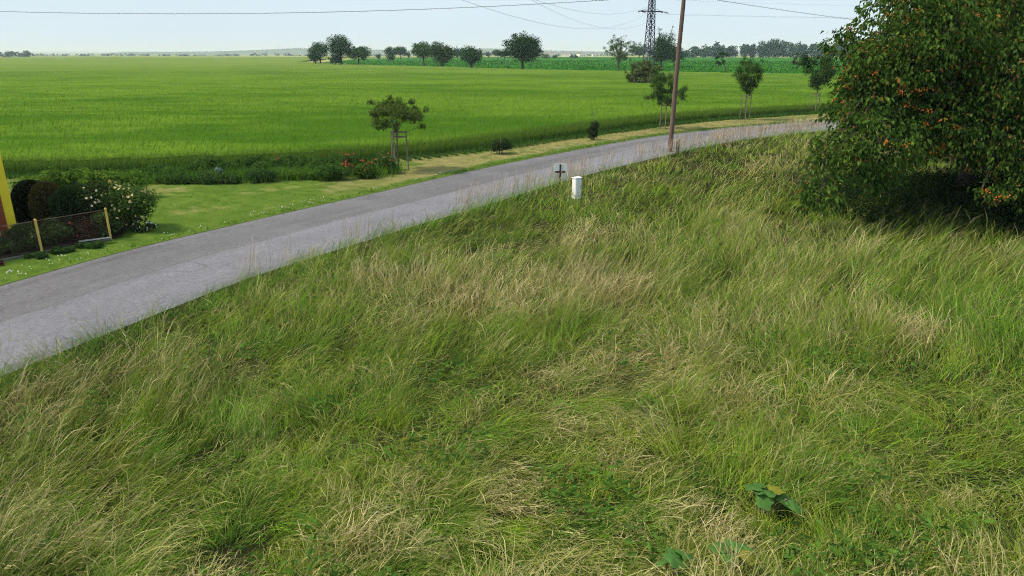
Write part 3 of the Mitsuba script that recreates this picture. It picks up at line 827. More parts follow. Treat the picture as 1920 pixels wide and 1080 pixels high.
tree('field_tree', 'open crowned tree on a clear trunk, left of the drooping tree', (-34.2, 286.5), 9.9, 8.2, 209, cb=0.30, lobes=26, n=2600, tr=0.42, **MID)
tree('field_tree', 'dense drooping tree with foliage hanging to the ground', (-25.1, 267.3), 9.6, 8.6, 210, cb=0.08, lobes=34, n=4200, c0=(0.026, 0.060, 0.015), c1=(0.076, 0.128, 0.032))
tree('field_tree', 'dark tree half hidden between the drooping tree and the ragged tree', (-39.5, 536.4), 9.6, 9.0, 211, cb=0.22, lobes=18, n=1300, leaf=0.6, **DARK)
tree('field_tree', 'ragged dark tree with a stout trunk and a bare gap in its top', (-13.8, 250.5), 8.2, 7.6, 212, cb=0.13, lobes=26, n=2900, tr=0.6, shape='cone', **DARK)
tree('field_tree', 'small far tree on two stems left of the big round tree', (-10.1, 536.4), 8.4, 7.4, 213, cb=0.3, lobes=15, n=1100, leaf=0.6, **DARK)
tree('field_tree', 'large round dark tree on a short trunk in the middle distance', (3.3, 228.8), 11.6, 11.8, 214, cb=0.20, lobes=44, n=5600, tr=0.5, leaf=0.46, c0=(0.012, 0.036, 0.009), c1=(0.044, 0.096, 0.020), extra=[(4.6, 0, 6.6, 1.5), (5.6, 0, 6.0, 0.9), (-2.6, 0, 10.4, 1.1), (0.4, 0, 11.0, 1.1)], forks=10)
tree('field_tree', 'far dark tree just behind the left side of the big round tree', (-5.5, 536.4), 8.0, 7.2, 215, cb=0.25, lobes=14, n=1000, leaf=0.6, **DARK)
tree('field_tree', 'airy pale tree with thin grey foliage left of the pylon', (30.5, 210.6), 10.3, 7.6, 216, cb=0.22, lobes=70, lobe=0.72, n=2100, leaf=0.30, tr=0.26, c0=(0.050, 0.092, 0.030), c1=(0.150, 0.215, 0.082), forks=18, hollow=0.1)
tree('field_tree', 'wide dark far grove tree behind the foot of the pylon', (115.0, 671.0), 15.5, 18.0, 217, cb=0.06, lobes=26, lobe=3.2, n=2000, leaf=0.9, **DARK)
tree('field_tree', 'tall dark irregular tree with a leafy spike, right of the pylon', (53.0, 262.0), 13.2, 8.0, 218, cb=0.06, lobes=34, n=4300, shape='cone', extra=[(2.6, 0, 11.4, 0.9), (3.0, 0, 12.8, 0.7), (3.3, 0, 13.9, 0.5), (-1.4, 0, 13.2, 1.0), (3.6, 0, 9.8, 1.3)], **DARK)
tree('field_tree', 'dark shrubby tree seen just behind the wooden pole', (62.5, 285.0), 9.0, 7.0, 219, cb=0.08, lobes=20, n=2000, **DARK)
tree('elder_bush', 'big rounded pale flowering bush standing alone in the barley', (23.1, 128.4), 5.3, 5.9, 220, cb=0.0, shape='dome', lobes=60, lobe=0.75, n=8500, leaf=0.24, c0=(0.050, 0.085, 0.020), c1=(0.175, 0.225, 0.080), catname='bush', tr=0.14)
tree('sapling', 'thin leaning half bare sapling beside the far track', (62.6, 215.0), 6.6, 4.2, 221, cb=0.25, lobes=9, lobe=0.55, n=520, leaf=0.32, tr=0.16, lean=(-2.2, 0), forks=8, **DARK)
tree('sapling', 'slender pale green sapling by the far track near the cherry tree', (77.1, 200.0), 6.2, 2.4, 222, cb=0.2, lobes=8, lobe=0.5, n=420, leaf=0.30, tr=0.08, **PALE)
for j, (px_, Y_, h_, w_) in enumerate([(-112, 560, 3.6, 3.0), (-101, 560, 5.2, 3.6), (-84, 600, 6.5, 3.4), (-130, 640, 6.0, 5.0), (27, 620, 5.0, 9.0), (40, 690, 3.6, 6.0), (58, 690, 3.4, 8.0), (-22, 690, 7.0, 9.0), (-58, 700, 6.5, 9.0)]):
    tree('distant_tree', ['tiny far tree nearest the dark clump on the left', 'second tiny far tree right of the dark left clump', 'narrow far tree left of the two dark trees', 'far tree showing left of the tiny pair', 'low far bush by the white village houses',
                          'small bush in the pale field right of the village', 'wider low bush in the pale field left of the pale tree', 'far round tree between ragged tree and big round tree', 'far round tree behind the ragged tree'][j],
         (px_, Y_), h_, w_, 230 + j, cb=0.06 if j > 3 else 0.2, lobes=10, n=420, leaf=0.55, c0=(0.020, 0.040, 0.016), c1=(0.055, 0.085, 0.030), z0=float(dip(px_, Y_)))


# the wood on the right and the tree lines on the horizon: one mass each
def wood(key, label, spots, seed, n_each, leaf, **c):
    g = R(seed)
    parts, tr_ = [], []
    for (x, y, h, w) in spots:
        z = float(dip(x, y))
        cen, lr = lobes_in(g, (x, y, z + h * 0.48), np.array([w * 0.40, w * 0.40, h * 0.42]), 14, 0.17 * h)
        t = g.uniform(0.75, 1.25)
        V, F, C = crown_mesh(g, cen, lr, n_each, leaf, c['c0'], c['c1'])
        parts.append((V, F, C * t))
    V, F, C = cat(*parts)
    k = add(key, (V, F), 'leaf', color=C)
    tag(k, label, 'wood', None, 'stuff')


g = R(301)
spots = []
for x in np.arange(190, 480, 4.2):
    yy = 800 + 0.12 * (x - 196) + g.uniform(-8, 34)
    f_ = np.interp(x, [190, 200, 224, 242, 260, 283, 295, 319, 336, 480], [9.5, 13, 17, 14.5, 15, 19.5, 21.5, 18, 19, 20])
    spots.append((x + g.uniform(-2, 2), yy, f_ * g.uniform(0.80, 1.10), g.uniform(9, 15)))
wood('wood', 'dark broadleaved wood on the horizon to the right', spots, 302, 640, 1.7, c0=(0.013, 0.044, 0.014), c1=(0.045, 0.104, 0.030))
spots = []
for x in np.arange(-1010, -735, 5):
    spots.append((x, 1130 + g.uniform(-10, 25), g.uniform(7.5, 11.5), g.uniform(12, 18)))
wood('wood', 'low wood at the far left end of the horizon', spots, 303, 130, 2.0, c0=(0.016, 0.034, 0.018), c1=(0.045, 0.075, 0.035))
spots = []
for x in np.arange(-1500, 900, 15):
    hh = 2.5 + 7 * max(0.0, float(n2(x, 0.0, 110, 305, 3)) - 0.36) * 2
    spots.append((x, 1720 + g.uniform(-30, 60), hh * g.uniform(0.8, 1.2), g.uniform(18, 30)))
wood('hedgerow_line', 'thin line of distant hedges and trees along the horizon', spots, 304, 60, 2.6, c0=(0.016, 0.034, 0.018), c1=(0.045, 0.075, 0.035))

# hills far off
hx = np.linspace(-2500, 2500, 160)
prof = 10 + 26 * np.clip(n2(hx, hx * 0, 700, 311, 3) - 0.25, 0, 1) + 20 * np.exp(-((hx + 100) / 320) ** 2) + 18 * np.exp(-((hx + 1250) / 500) ** 2)
hm = np.stack([np.stack([hx, hx * 0 + 4300, hx * 0 - 12], 1), np.stack([hx, hx * 0 + 4800, prof - 8], 1), np.stack([hx, hx * 0 + 5400, hx * 0 - 14], 1)], 1)
scene['hill_green'] = diffuse(lin(0.06, 0.09, 0.04))
structure('hills', (hm.reshape(-1, 3), grid(len(hx), 3)), 'hill_green', 'faint blue hills beyond the plain', smooth=True)

# the village: white houses far off
for j, (x, y, w_, d_, h_, rot, lab) in enumerate([(60, 1180, 16, 9, 4.6, 0.2, 'leftmost white house of the far village, behind the big round tree'), (86, 1180, 14, 9, 4.2, -0.3, 'long low white house in the far village'),
                                                  (108, 1160, 11, 9, 4.6, 0.5, 'small white gabled house right of the village centre'), (131, 1165, 10, 8, 3.8, 0.1, 'rightmost small white house of the far village')]):
    k = thing('village_house', lab, 'house')
    z = float(dip(x, y))
    add(k + '__wall', box((-w_ / 2, -d_ / 2, -0.5), (w_ / 2, d_ / 2, h_), 0, rot, (x, y, z)), 'far_wall')
    c, s = math.cos(rot), math.sin(rot)
    rv_ = np.array([(-w_ / 2 - .4, -d_ / 2 - .5, h_ - .15), (w_ / 2 + .4, -d_ / 2 - .5, h_ - .15), (w_ / 2 + .4, d_ / 2 + .5, h_ - .15), (-w_ / 2 - .4, d_ / 2 + .5, h_ - .15), (-w_ / 2 - .4, 0, h_ + 1.9), (w_ / 2 + .4, 0, h_ + 1.9)], float)
    rv_ = np.stack([rv_[:, 0] * c - rv_[:, 1] * s + x, rv_[:, 0] * s + rv_[:, 1] * c + y, rv_[:, 2] + z], 1)
    add(k + '__roof', (rv_, np.array([(0, 1, 5), (0, 5, 4), (2, 3, 4), (2, 4, 5), (0, 4, 3), (1, 2, 5), (0, 3, 2), (0, 2, 1)])), 'slate_roof')
    for e in (-0.3, 0.05, 0.32):
        wb = box((e * w_ - .6, -d_ / 2 - .05, 1.0), (e * w_ + .6, -d_ / 2 + .02, 2.3), 0, rot, (x, y, z))
        add(k + '__window', wb, 'window_glass')


# ------------------------------------------------------------------ young staked trees by the road
def staked_tree(label, pos, h, w, cb, stake_h, seed, lobes, lobe, n, leaf, shape, c0, c1, spread=0.42, flat=0.0, extra=None, turn=0.3):
    g = R(seed)
    X, Y = pos
    key = thing('young_tree', label, 'young tree')
    rz = (h - cb) / 2
    cen, lr = lobes_in(g, (X, Y, cb + rz), np.maximum(np.array([w / 2, w / 2, rz]) - lobe * 0.5, 0.12), lobes, lobe, flat)
    if shape == 'umbrella':
        a_, r_ = np.arange(lobes) * 2.399, np.sqrt((np.arange(lobes) + 0.5) / lobes) * (w / 2 - lobe * 0.5)
        cen = np.stack([X + r_ * np.cos(a_), Y + r_ * np.sin(a_), h - lobe - (h - cb) * 0.62 * (r_ / (w / 2)) ** 1.5 * g.uniform(0.5, 1.2, lobes) - 0.35 * g.random(lobes)], 1)
    t = np.clip((cen[:, 2] - cb) / (h - cb), 0, 1)
    if shape == 'vase':
        cen[:, :2] = np.array([X, Y]) + (cen[:, :2] - np.array([X, Y])) * (0.35 + 0.9 * t)[:, None]
    if extra is not None:
        e = np.asarray(extra, float)
        cen = np.vstack([cen, e[:, :3] + np.array([X, Y, 0])])
        lr = np.concatenate([lr, e[:, 3]])
    tp = curve((X, Y, -0.05), (X + g.normal(0, .05), Y, cb + rz * 0.9), g, 0.015, 7)
    parts = [tube(tp, np.linspace(0.040, 0.022, 7), 8)]
    for j in range(0, len(cen), 3):
        s = 4 + (j % 3)
        parts.append(tube(curve(tp[min(s, 6)], cen[j], g, 0.05, 5, 0.05), np.linspace(0.014, 0.004, 5), 4))
    add(key + '__trunk', cat(*parts), 'bark', smooth=40)
    V, F, C = crown_mesh(g, cen, lr, n, leaf, c0, c1, hollow=0.15, width=0.5, updown=0.5)
    add(key + '__crown', (V, F), 'leaf', color=C)
    ring = []
    for j in range(3):
        a = turn + j * 2 * PI / 3
        ring.append((X + spread * math.cos(a), Y + spread * math.sin(a)))
        add(key + '__stake', tube([(ring[-1][0] + 0.05 * math.cos(a), ring[-1][1] + 0.05 * math.sin(a), -0.05), (*ring[-1], stake_h)], [0.038, 0.033], 8), 'stake_wood', smooth=40)
    for z in (stake_h - 0.05, stake_h - 0.27):
        for j in range(3):
            a, b = np.array(ring[j]), np.array(ring[(j + 1) % 3])
            d = (b - a) / np.linalg.norm(b - a) * 0.06
            add(key + '__rail', tube([(*(a - d), z), (*(b + d), z)], [0.030, 0.030], 6), 'stake_wood', smooth=40)
    add(key + '__tie', tube([(X + 0.075 * math.cos(a), Y + 0.075 * math.sin(a), stake_h - 0.16) for a in np.linspace(0, 2 * PI, 13)], 0.012, 5, False), 'dark_metal')
    return key


staked_tree('young staked tree with a wide flat umbrella crown, beside the flower bed', (-5.49, 34.2), 3.62, 2.75, 2.15, 1.93, 401, 44, 0.27, 8500, 0.105, 'umbrella', (0.046, 0.086, 0.018), (0.145, 0.215, 0.048), extra=[(1.42, 0.1, 2.95, 0.2), (-1.15, 0, 3.3, 0.2), (-0.25, 0, 3.52, 0.16), (0.75, 0, 3.3, 0.2)])
staked_tree('young staked tree with a wide crown beside the wooden pole', (11.48, 53.84), 4.1, 2.9, 1.75, 2.03, 402, 38, 0.36, 6500, 0.12, 'round', (0.034, 0.078, 0.018), (0.105, 0.185, 0.046), extra=[(-1.5, 0, 2.35, 0.28), (1.3, 0, 3.0, 0.34), (1.15, 0, 2.3, 0.34), (-1.05, 0, 2.4, 0.34), (0.6, 0, 2.0, 0.3), (-0.5, 0, 2.0, 0.3)])
staked_tree('young staked tree with a vase shaped crown, middle of the right group', (19.76, 61.24), 5.1, 2.9, 2.15, 2.12, 403, 50, 0.38, 8000, 0.12, 'vase', (0.030, 0.072, 0.016), (0.095, 0.170, 0.042), extra=[(-0.5, 0, 5.05, 0.25), (0.9, 0, 4.9, 0.2), (-0.9, 0, 4.3, 0.25)])
staked_tree('young staked tree with a dense dark crown next to the cherry tree', (28.55, 68.37), 5.8, 4.2, 1.9, 1.9, 404, 44, 0.52, 9000, 0.15, 'vase', (0.020, 0.054, 0.014), (0.065, 0.126, 0.034))


# ------------------------------------------------------------------ the big cherry tree
def cherry(seed=501):
    g = R(seed)
    key = thing('cherry_tree', 'big spreading cherry tree with drooping leaves and orange ripening fruit', 'tree')
    cx, cy = CHERRY
    # twig clusters over the shell of a few big boughs
    boughs = np.array([(-3.86, -1.6, 6.44, 1.35), (-3.93, -2.1, 5.15, 1.5), (-5.39, -2.6, 5.31, 0.6), (-5.22, -2.6, 4.03, 1.07), (-5.01, -3.6, 2.82, 1.32), (-6.18, -3.6, 2.33, 0.83), (-6.72, -4.1, 1.34, 0.6), (-5.51, -3.6, 1.83, 0.75),
                       (-5.96, -2.1, 5.79, 0.45), (-2.05, -0.6, 6.64, 1.68), (-2.23, -1.6, 4.97, 1.98), (-2.79, -2.6, 3.37, 1.3), (-3.49, -2.6, 2.45, 0.8), (-0.61, -1.6, 6.44, 1.62), (-0.87, -3.1, 4.85, 1.69), (-1.21, -3.1, 3.25, 1.52), (-0.7, -3.6, 2.3, 1.24),
                       (-1.85, -4.1, 1.5, 0.5), (2.45, -0.6, 5.12, 2.43), (2.45, -0.6, 2.6, 2.06), (0.66, 1.4, 3.96, 2.42), (-2.37, 1.4, 3.96, 1.81), (-0.72, 0.4, 8.2, 2.33), (1.61, 0.4, 8.53, 2.53), (3.76, 0.4, 7.87, 2.53), (-2.54, -0.1, 7.82, 1.14),
                       (-1.51, -1.6, 2.95, 0.72), (-3.08, -2.8, 6.09, 1.2), (-0.3, -4.4, 1.7, 0.8), (0.6, -4.3, 1.75, 0.8), (0.5, -3.6, 1.95, 0.9), (1.7, -3.2, 2.2, 1.2), (3.2, -3.6, 2.0, 1.2), (4.92, 0.4, 3.65, 2.72), (2.95, 3.4, 5.46, 2.59), (-0.03, 3.9, 4.44, 1.97), (5.11, 3.4, 3.44, 2.59), (-4.4, -2.0, 4.4, 1.2), (0.3, -4.0, 3.9, 1.3)])
    bc, brd = boughs[:, :3] + np.array([cx, cy, 0]), boughs[:, 3]
    m = 9400
    i = g.choice(len(bc), m, p=brd ** 2 / (brd ** 2).sum())
    d = unit(g.normal(0, 1, (m, 3)) + np.array([0, -0.15, 0.1]))
    P = bc[i] + d * (brd[i] * g.uniform(0.68, 1.05, m))[:, None] * np.array([1, 1, 0.86])
    hole = meshkit.fbm(P / 1.15, 2, 7)
    keep = (P[:, 2] > 0.75) & (hole > 0.31)
    under = (np.hypot((P[:, 0] - cx + 2.4) / 2.2, (P[:, 1] - cy + 0.9) / 3.5) < 1) & (P[:, 2] < 2.1)
    P, d = P[keep & ~under], d[keep & ~under]
    m = len(P)
    # leaves hang from each twig end
    k = 14
    i = np.repeat(np.arange(m), k)
    n = len(i)
    off = g.normal(0, 1, (n, 3)) * np.array([0.15, 0.15, 0.11])
    D = unit(d[i] * 0.35 + g.normal(0, 0.42, (n, 3)) + off * 2.0 + np.array([0, 0, -0.65]))
    tone = np.clip(0.35 + 1.3 * (meshkit.fbm(P / 0.9, 2, 9) - 0.5) + g.normal(0, 0.18, m), 0, 1)[i]
    # long leaves: two folded halves with a drooping tip
    size = g.uniform(0.12, 0.21, n)
    Sd = unit(np.cross(D, unit(g.normal(0, 1, (n, 3)))))
    N = np.cross(D, Sd)
    B0 = P[i] + off
    mid = B0 + D * (size * 0.42)[:, None] + N * (size * 0.12)[:, None]
    tip = B0 + unit(D + np.array([0, 0, -0.35])) * size[:, None]
    W = Sd * (size * 0.24)[:, None]
    Vv = np.stack([B0, mid - W, tip, mid + W], 1).reshape(-1, 3)
    Fv = (np.array([[0, 1, 2], [0, 2, 3]])[None] + (np.arange(n) * 4)[:, None, None]).reshape(-1, 3)
    col = mixn((0.024, 0.062, 0.011), (0.112, 0.205, 0.034), np.clip(tone + g.normal(0, 0.2, n), 0, 1)) * np.exp(g.normal(0, 0.18, (n, 1)))
    dead = g.random(n) < 0.024
    col[dead] = mixn((0.20, 0.10, 0.03), (0.34, 0.15, 0.04), g.random(int(dead.sum())))
    kk = add(key + '__foliage', (Vv, Fv), 'leaf', color=np.repeat(np.clip(col, 0.003, 0.5), 4, 0))
    labels[kk] = {'label': 'drooping long green leaves of the cherry tree', 'kind': 'stuff'}
    # fruit: bunches of small cherries, tan to orange
    bv = np.array([[1, 0, 0], [-1, 0, 0], [0, 1, 0], [0, -1, 0], [0, 0, 1], [0, 0, -1]], float)
    bf = np.array([[0, 2, 4], [2, 1, 4], [1, 3, 4], [3, 0, 4], [2, 0, 5], [1, 2, 5], [3, 1, 5], [0, 3, 5]])
    fb = g.choice(m, 2300, replace=False)
    bright = meshkit.fbm(P[fb] / 1.6, 2, 21)
    cnt = np.where(bright > 0.56, 13, 4)
    i = np.repeat(np.arange(len(fb)), cnt)
    n = len(i)
    ctr = P[fb][i] + unit(d[fb][i]) * 0.16 + g.normal(0, 1, (n, 3)) * np.array([0.075, 0.075, 0.05])
    rad = g.uniform(0.015, 0.029, n) * np.where(bright[i] > 0.56, 1.2, 1.0)
    Vf = (ctr[:, None] + bv[None] * rad[:, None, None]).reshape(-1, 3)
    Ff = (bf[None] + (np.arange(n) * len(bv))[:, None, None]).reshape(-1, 3)
    t = np.clip((bright[i] - 0.42) * 3.2 + g.normal(0, 0.2, n), 0, 1)
    cf = mixn((0.30, 0.17, 0.06), (0.62, 0.17, 0.025), t) * np.exp(g.normal(0, 0.2, (n, 1)))
    kk = add(key + '__fruit', (Vf, Ff), 'solid_tint', color=np.repeat(np.clip(cf, 0, 0.9), len(bv), 0))
    labels[kk] = {'label': 'bunches of orange and tan unripe cherries', 'kind': 'stuff'}
    # trunk and boughs
    fork = np.array([cx + 0.5, cy + 0.3, 1.9])
    add(key + '__trunk', tube([(cx + 0.45, cy + 0.3, -0.1), (cx + 0.42, cy + 0.28, 0.25), (cx + 0.46, cy + 0.3, 1.1), tuple(fork)], [0.42, 0.31, 0.27, 0.27], 12), 'bark', smooth=40)
    bp = []
    for j in range(len(bc)):
        up = [q for q in range(len(bc)) if bc[q][2] > 3.4]
        st_ = fork + g.normal(0, .05, 3) if bc[j][2] > 3.0 else bc[min(up, key=lambda q: np.hypot(*(bc[q] - bc[j])[:2]))] * 0.75 + fork * 0.25 + np.array([0, 0, 0.4])
        c = curve(st_, bc[j], g, 0.07, 8, 0.06)
        add(key + '__branch', tube(c, np.linspace((0.14 if brd[j] > 2 else 0.075) if bc[j][2] > 3.0 else 0.045, 0.025, 8), 7), 'bark', smooth=40)
        bp.append(c)
    tw = []
    for j in g.choice(m, 620, replace=False):
        b = int(np.argmin(((bc - P[j]) ** 2).sum(1)))
        a = bp[b][g.integers(4, 8)]
        tw.append(tube(curve(a, P[j], g, 0.07, 5, 0.04), np.linspace(0.020, 0.006, 5), 4, False))
    kk = add(key + '__twigs', cat(*tw), 'bark', smooth=True)
    labels[kk] = {'label': 'thin twigs of the cherry tree', 'kind': 'stuff'}


cherry()


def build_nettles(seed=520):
    """A dense stand of nettles under the cherry tree, its shade put into their colour."""
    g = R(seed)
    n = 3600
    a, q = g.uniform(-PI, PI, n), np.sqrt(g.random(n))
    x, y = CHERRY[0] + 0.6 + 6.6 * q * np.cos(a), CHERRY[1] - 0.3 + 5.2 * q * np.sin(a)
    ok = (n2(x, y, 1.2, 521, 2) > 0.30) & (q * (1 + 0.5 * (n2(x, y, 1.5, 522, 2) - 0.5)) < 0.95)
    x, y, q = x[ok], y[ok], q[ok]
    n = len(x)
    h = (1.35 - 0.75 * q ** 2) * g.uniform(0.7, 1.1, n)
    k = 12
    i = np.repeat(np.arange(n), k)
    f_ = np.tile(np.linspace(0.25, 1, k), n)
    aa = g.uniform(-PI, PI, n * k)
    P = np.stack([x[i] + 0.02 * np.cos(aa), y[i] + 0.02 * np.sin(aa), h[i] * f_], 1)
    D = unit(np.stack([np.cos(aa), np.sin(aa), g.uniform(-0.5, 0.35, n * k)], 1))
    return leaves(g, P, D, g.uniform(0.10, 0.17, n * k) * (1.2 - 0.5 * f_), 0.5, (0.010, 0.026, 0.008), (0.024, 0.052, 0.015))  # near-black leaf tones stand in for deep shade under the crown


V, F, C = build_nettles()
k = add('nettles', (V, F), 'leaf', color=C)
tag(k, 'green nettles under the cherry tree, leaf colour darkened to deepen its shade', 'nettles', None, 'stuff')


# ------------------------------------------------------------------ roadside: pole, post, cabinet, cross
k = thing('utility_pole', 'tall brown wooden utility pole leaning slightly beside the road', 'pole')
pz = np.linspace(-0.3, 8.75, 14)
add(k + '__shaft', tube(np.stack([9.16 + 0.022 * pz + 0.01 * np.sin(pz), 41.33 + 0 * pz, pz], 1), np.linspace(0.142, 0.108, 14), 14), 'pole_wood', smooth=40)
for s in (-1, 1):
    add(k + '__hook', tube([(9.35 + 0.10 * s, 41.33, 8.30), (9.35 + 0.22 * s, 41.33, 8.32), (9.35 + 0.24 * s, 41.33, 8.42)], 0.014, 6), 'dark_metal')
    add(k + '__insulator', tube([(9.35 + 0.24 * s, 41.33, 8.42), (9.35 + 0.24 * s, 41.33, 8.45), (9.35 + 0.24 * s, 41.33, 8.50), (9.35 + 0.24 * s, 41.33, 8.53)], [0.03, 0.045, 0.04, 0.015], 10), 'white_paint', smooth=40)
k = thing('concrete_post', 'short grey concrete pole stub standing against the foot of the wooden pole', 'post')
add(k + '__stub', box((-0.10, -0.10, -0.2), (0.10, 0.10, 0.72), 0.012, 0.35, (9.50, 41.22, 0)), 'concrete')
add(k + '__plank', box((0.12, -0.07, -0.2), (0.19, 0.06, 0.74), 0.008, 0.35, (9.50, 41.22, 0)), 'dark_metal')
for z in (0.25, 0.55):
    add(k + '__strap', tube([(9.50 + 0.17 * math.cos(a) - 0.02, 41.27 + 0.16 * math.sin(a), z) for a in np.linspace(0, 2 * PI, 17)], 0.012, 5, False), 'dark_metal')

k = thing('utility_cabinet', 'small white electric cabinet half sunk in the meadow grass', 'cabinet')
cab = (2.56, 27.7, 0)
add(k + '__body', box((-0.15, -0.12, -0.1), (0.15, 0.12, 0.80), 0.012, 0.62, cab), 'white_paint')
rf = np.array([(-.17, -.14, .803), (.17, -.14, .803), (.17, .14, .803), (-.17, .14, .803), (-.17, -.14, .825), (.17, -.14, .825), (.17, .14, .825), (-.17, .14, .825), (-.09, 0, .86), (.09, 0, .86)])
c_, s_ = math.cos(.62), math.sin(.62)
rf = np.stack([rf[:, 0] * c_ - rf[:, 1] * s_ + cab[0], rf[:, 0] * s_ + rf[:, 1] * c_ + cab[1], rf[:, 2]], 1)
add(k + '__lid', trimesh.convex.convex_hull(rf), 'white_paint')
add(k + '__door', box((-0.13, -0.128, 0.08), (0.13, -0.1205, 0.77), 0.002, 0.62, cab), 'white_paint')
add(k + '__lock', box((0.085, -0.136, 0.42), (0.11, -0.1285, 0.49), 0.002, 0.62, cab), 'dark_metal')

k = thing('cross_sign', 'pale sign panel with a dark red cross standing at the road edge', 'sign')
sg, ra = (2.05, 29.95, 0), 0.0
add(k + '__panel', box((-0.28, 0.012, 0.30), (0.28, 0.024, 1.02), 0.002, ra, sg), 'sign_face')
add(k + '__post', box((-0.034, -0.030, -0.2), (0.034, 0.010, 1.00), 0.004, ra, sg), 'cross_red')
add(k + '__crossbar', box((-0.215, -0.033, 0.645), (0.215, 0.008, 0.715), 0.004, ra, sg), 'cross_red')


# ------------------------------------------------------------------ power lines and pylon
PY = np.array([42.26, 228.84])


def pylon():
    key = thing('pylon', 'steel lattice power pylon rising behind the bush', 'pylon')
    H_ = 25.0

    def half(z):
        return np.interp(z, [0, 12, 25], [1.35, 0.92, 0.52])
    a0 = 0.42
    legs = []
    for j in range(4):
        a = a0 + PI / 4 + j * PI / 2
        p = [(PY[0] + half(z) * 1.414 * math.cos(a), PY[1] + half(z) * 1.414 * math.sin(a), z) for z in np.linspace(0, H_, 8)]
        legs.append(a)
        add(key + '__leg', tube(p, 0.145, 4), 'steel')
    zs = [0]
    while zs[-1] < H_ - 0.6:
        zs.append(min(H_, zs[-1] + 1.75 * half(zs[-1]) + 0.1))

    def at(j, z):
        a = legs[j % 4]
        return np.array([PY[0] + half(z) * 1.414 * math.cos(a), PY[1] + half(z) * 1.414 * math.sin(a), z])
    for j in range(4):
        br_ = []
        for z0_, z1_ in zip(zs[:-1], zs[1:]):
            br_.append(tube([at(j, z0_), at(j + 1, z1_)], 0.072, 4))
            br_.append(tube([at(j + 1, z0_), at(j, z1_)], 0.072, 4))
            br_.append(tube([at(j, z1_), at(j + 1, z1_)], 0.072, 4))
        add(key + '__bracing', cat(*br_), 'steel')
    ad = np.array([math.cos(0.42), math.sin(0.42), 0])
    ad = np.array([0.86, 0.51, 0.0])
    tips = []
    for z, half_len in ((17.25, 4.6), (21.4, 3.6)):
        c = np.array([PY[0], PY[1], z])
        parts = [tube([c - ad * half_len, c + ad * half_len], [0.17, 0.17], 4)]
        for s in (-1, 1):
            parts.append(tube([c + ad * s * half_len, c + ad * s * 0.6 + np.array([0, 0, 0.9])], 0.06, 4))
        add(key + '__crossarm', cat(*parts), 'steel')
        for s in (-1, 1):
            tips.append(c + ad * s * half_len)
            for side, dv_ in ((0, np.array([-0.32, -0.93, -0.16])), (1, np.array([0.80, -0.30, -0.22]))):
                q0, q1 = tips[-1] + dv_ * 0.3, tips[-1] + dv_ * 2.1
                n_ = 15
                pts = q0 + (q1 - q0) * np.linspace(0, 1, n_)[:, None]
                rads = np.where(np.arange(n_) % 2 == 1, 0.19, 0.07)
                add(key + '__insulator', cat(tube([tips[-1], q0], 0.03, 4), tube(pts, rads, 8)), 'dark_metal')
    return key


pylon()


def wire(label, pts, rad, mat='wire_metal', group=None):
    k = thing('power_line', label, 'power line', group)
    scene[k] = mikit.ply(tube(pts, rad, 5), mat, smooth=True)


def para(z, n=60):
    return np.linspace(0.0, 1.0, n)


# three conductors from the pylon towards the near left
for lab, off, co in (('lowest hanging conductor on the left of the pylon', -2.2, [(0.77, 10.98), (0.61, 9.80), (0.43, 9.80), (0.15, 13.86)]), ('middle conductor on the left of the pylon', 0.8, [(0.63, 12.67), (0.58, 11.70), (0.43, 10.59), (0.25, 10.88), (0.07, 13.35)]),
                     ('highest conductor on the left of the pylon', -0.6, [(0.62, 12.80), (0.54, 12.46), (0.36, 13.27), (0.10, 16.99)])):
    sz = np.array(co)
    cf = np.polyfit(sz[:, 0], sz[:, 1], 2)
    s = np.linspace(0.012, 1.0, 70)
    e = np.array([-20.0, 40.0])
    xy = PY + (e - PY) * s[:, None]
    wire(lab, np.c_[xy, np.polyval(cf, s)], 0.017)
for lab, a, b, sag in (('top conductor running right from the pylon', (44.5, 228.3, 20.6), (230, 140, 15.2), 2.2), ('middle conductor running right from the pylon', (46.4, 230.4, 16.6), (232, 142, 12.7), 1.4), ('lowest conductor running right from the pylon', (39.5, 226.3, 16.4), (228, 138, 12.2), 1.4)):
    a, b = np.array(a, float), np.array(b, float)
    t = np.linspace(0, 1, 40)
    p = a + (b - a) * t[:, None]
    p[:, 2] -= sag * 4 * t * (1 - t)
    wire(lab, p, 0.014)
t = np.linspace(0, 1, 50)
p = np.array([9.11, 41.33, 8.45]) + np.array([-49.0, 2.8, -0.3]) * t[:, None]
p[:, 2] -= 0.72 * 4 * t * (1 - t)
wire('long grey cable from the wooden pole across the sky to the left edge', p, 0.0125, 'wire_metal')
p = np.array([9.59, 41.33, 8.44]) + np.array([60.0, 48.0, -0.3]) * t[:, None]
p[:, 2] -= 0.95 * 4 * t * (1 - t)
wire('cable from the wooden pole sloping down to the right', p, 0.0125, 'wire_metal')

# ------------------------------------------------------------------ the house corner on the left
HC = np.array([-14.98, 20.75])
hu, hn = np.array([0.53, 0.848]), np.array([0.848, -0.53])    # along the front wall, out of it


def wall_box(a0, a1, d0, d1, z0, z1, bev=0.0):
    """A box on the front wall: a metres back from the corner along the wall, d metres out of the wall."""
    pts = [(*(HC - hu * a + hn * d), z) for a in (a0, a1) for d in (d0, d1) for z in (z0, z1)]
    return trimesh.convex.convex_hull(np.array(pts))


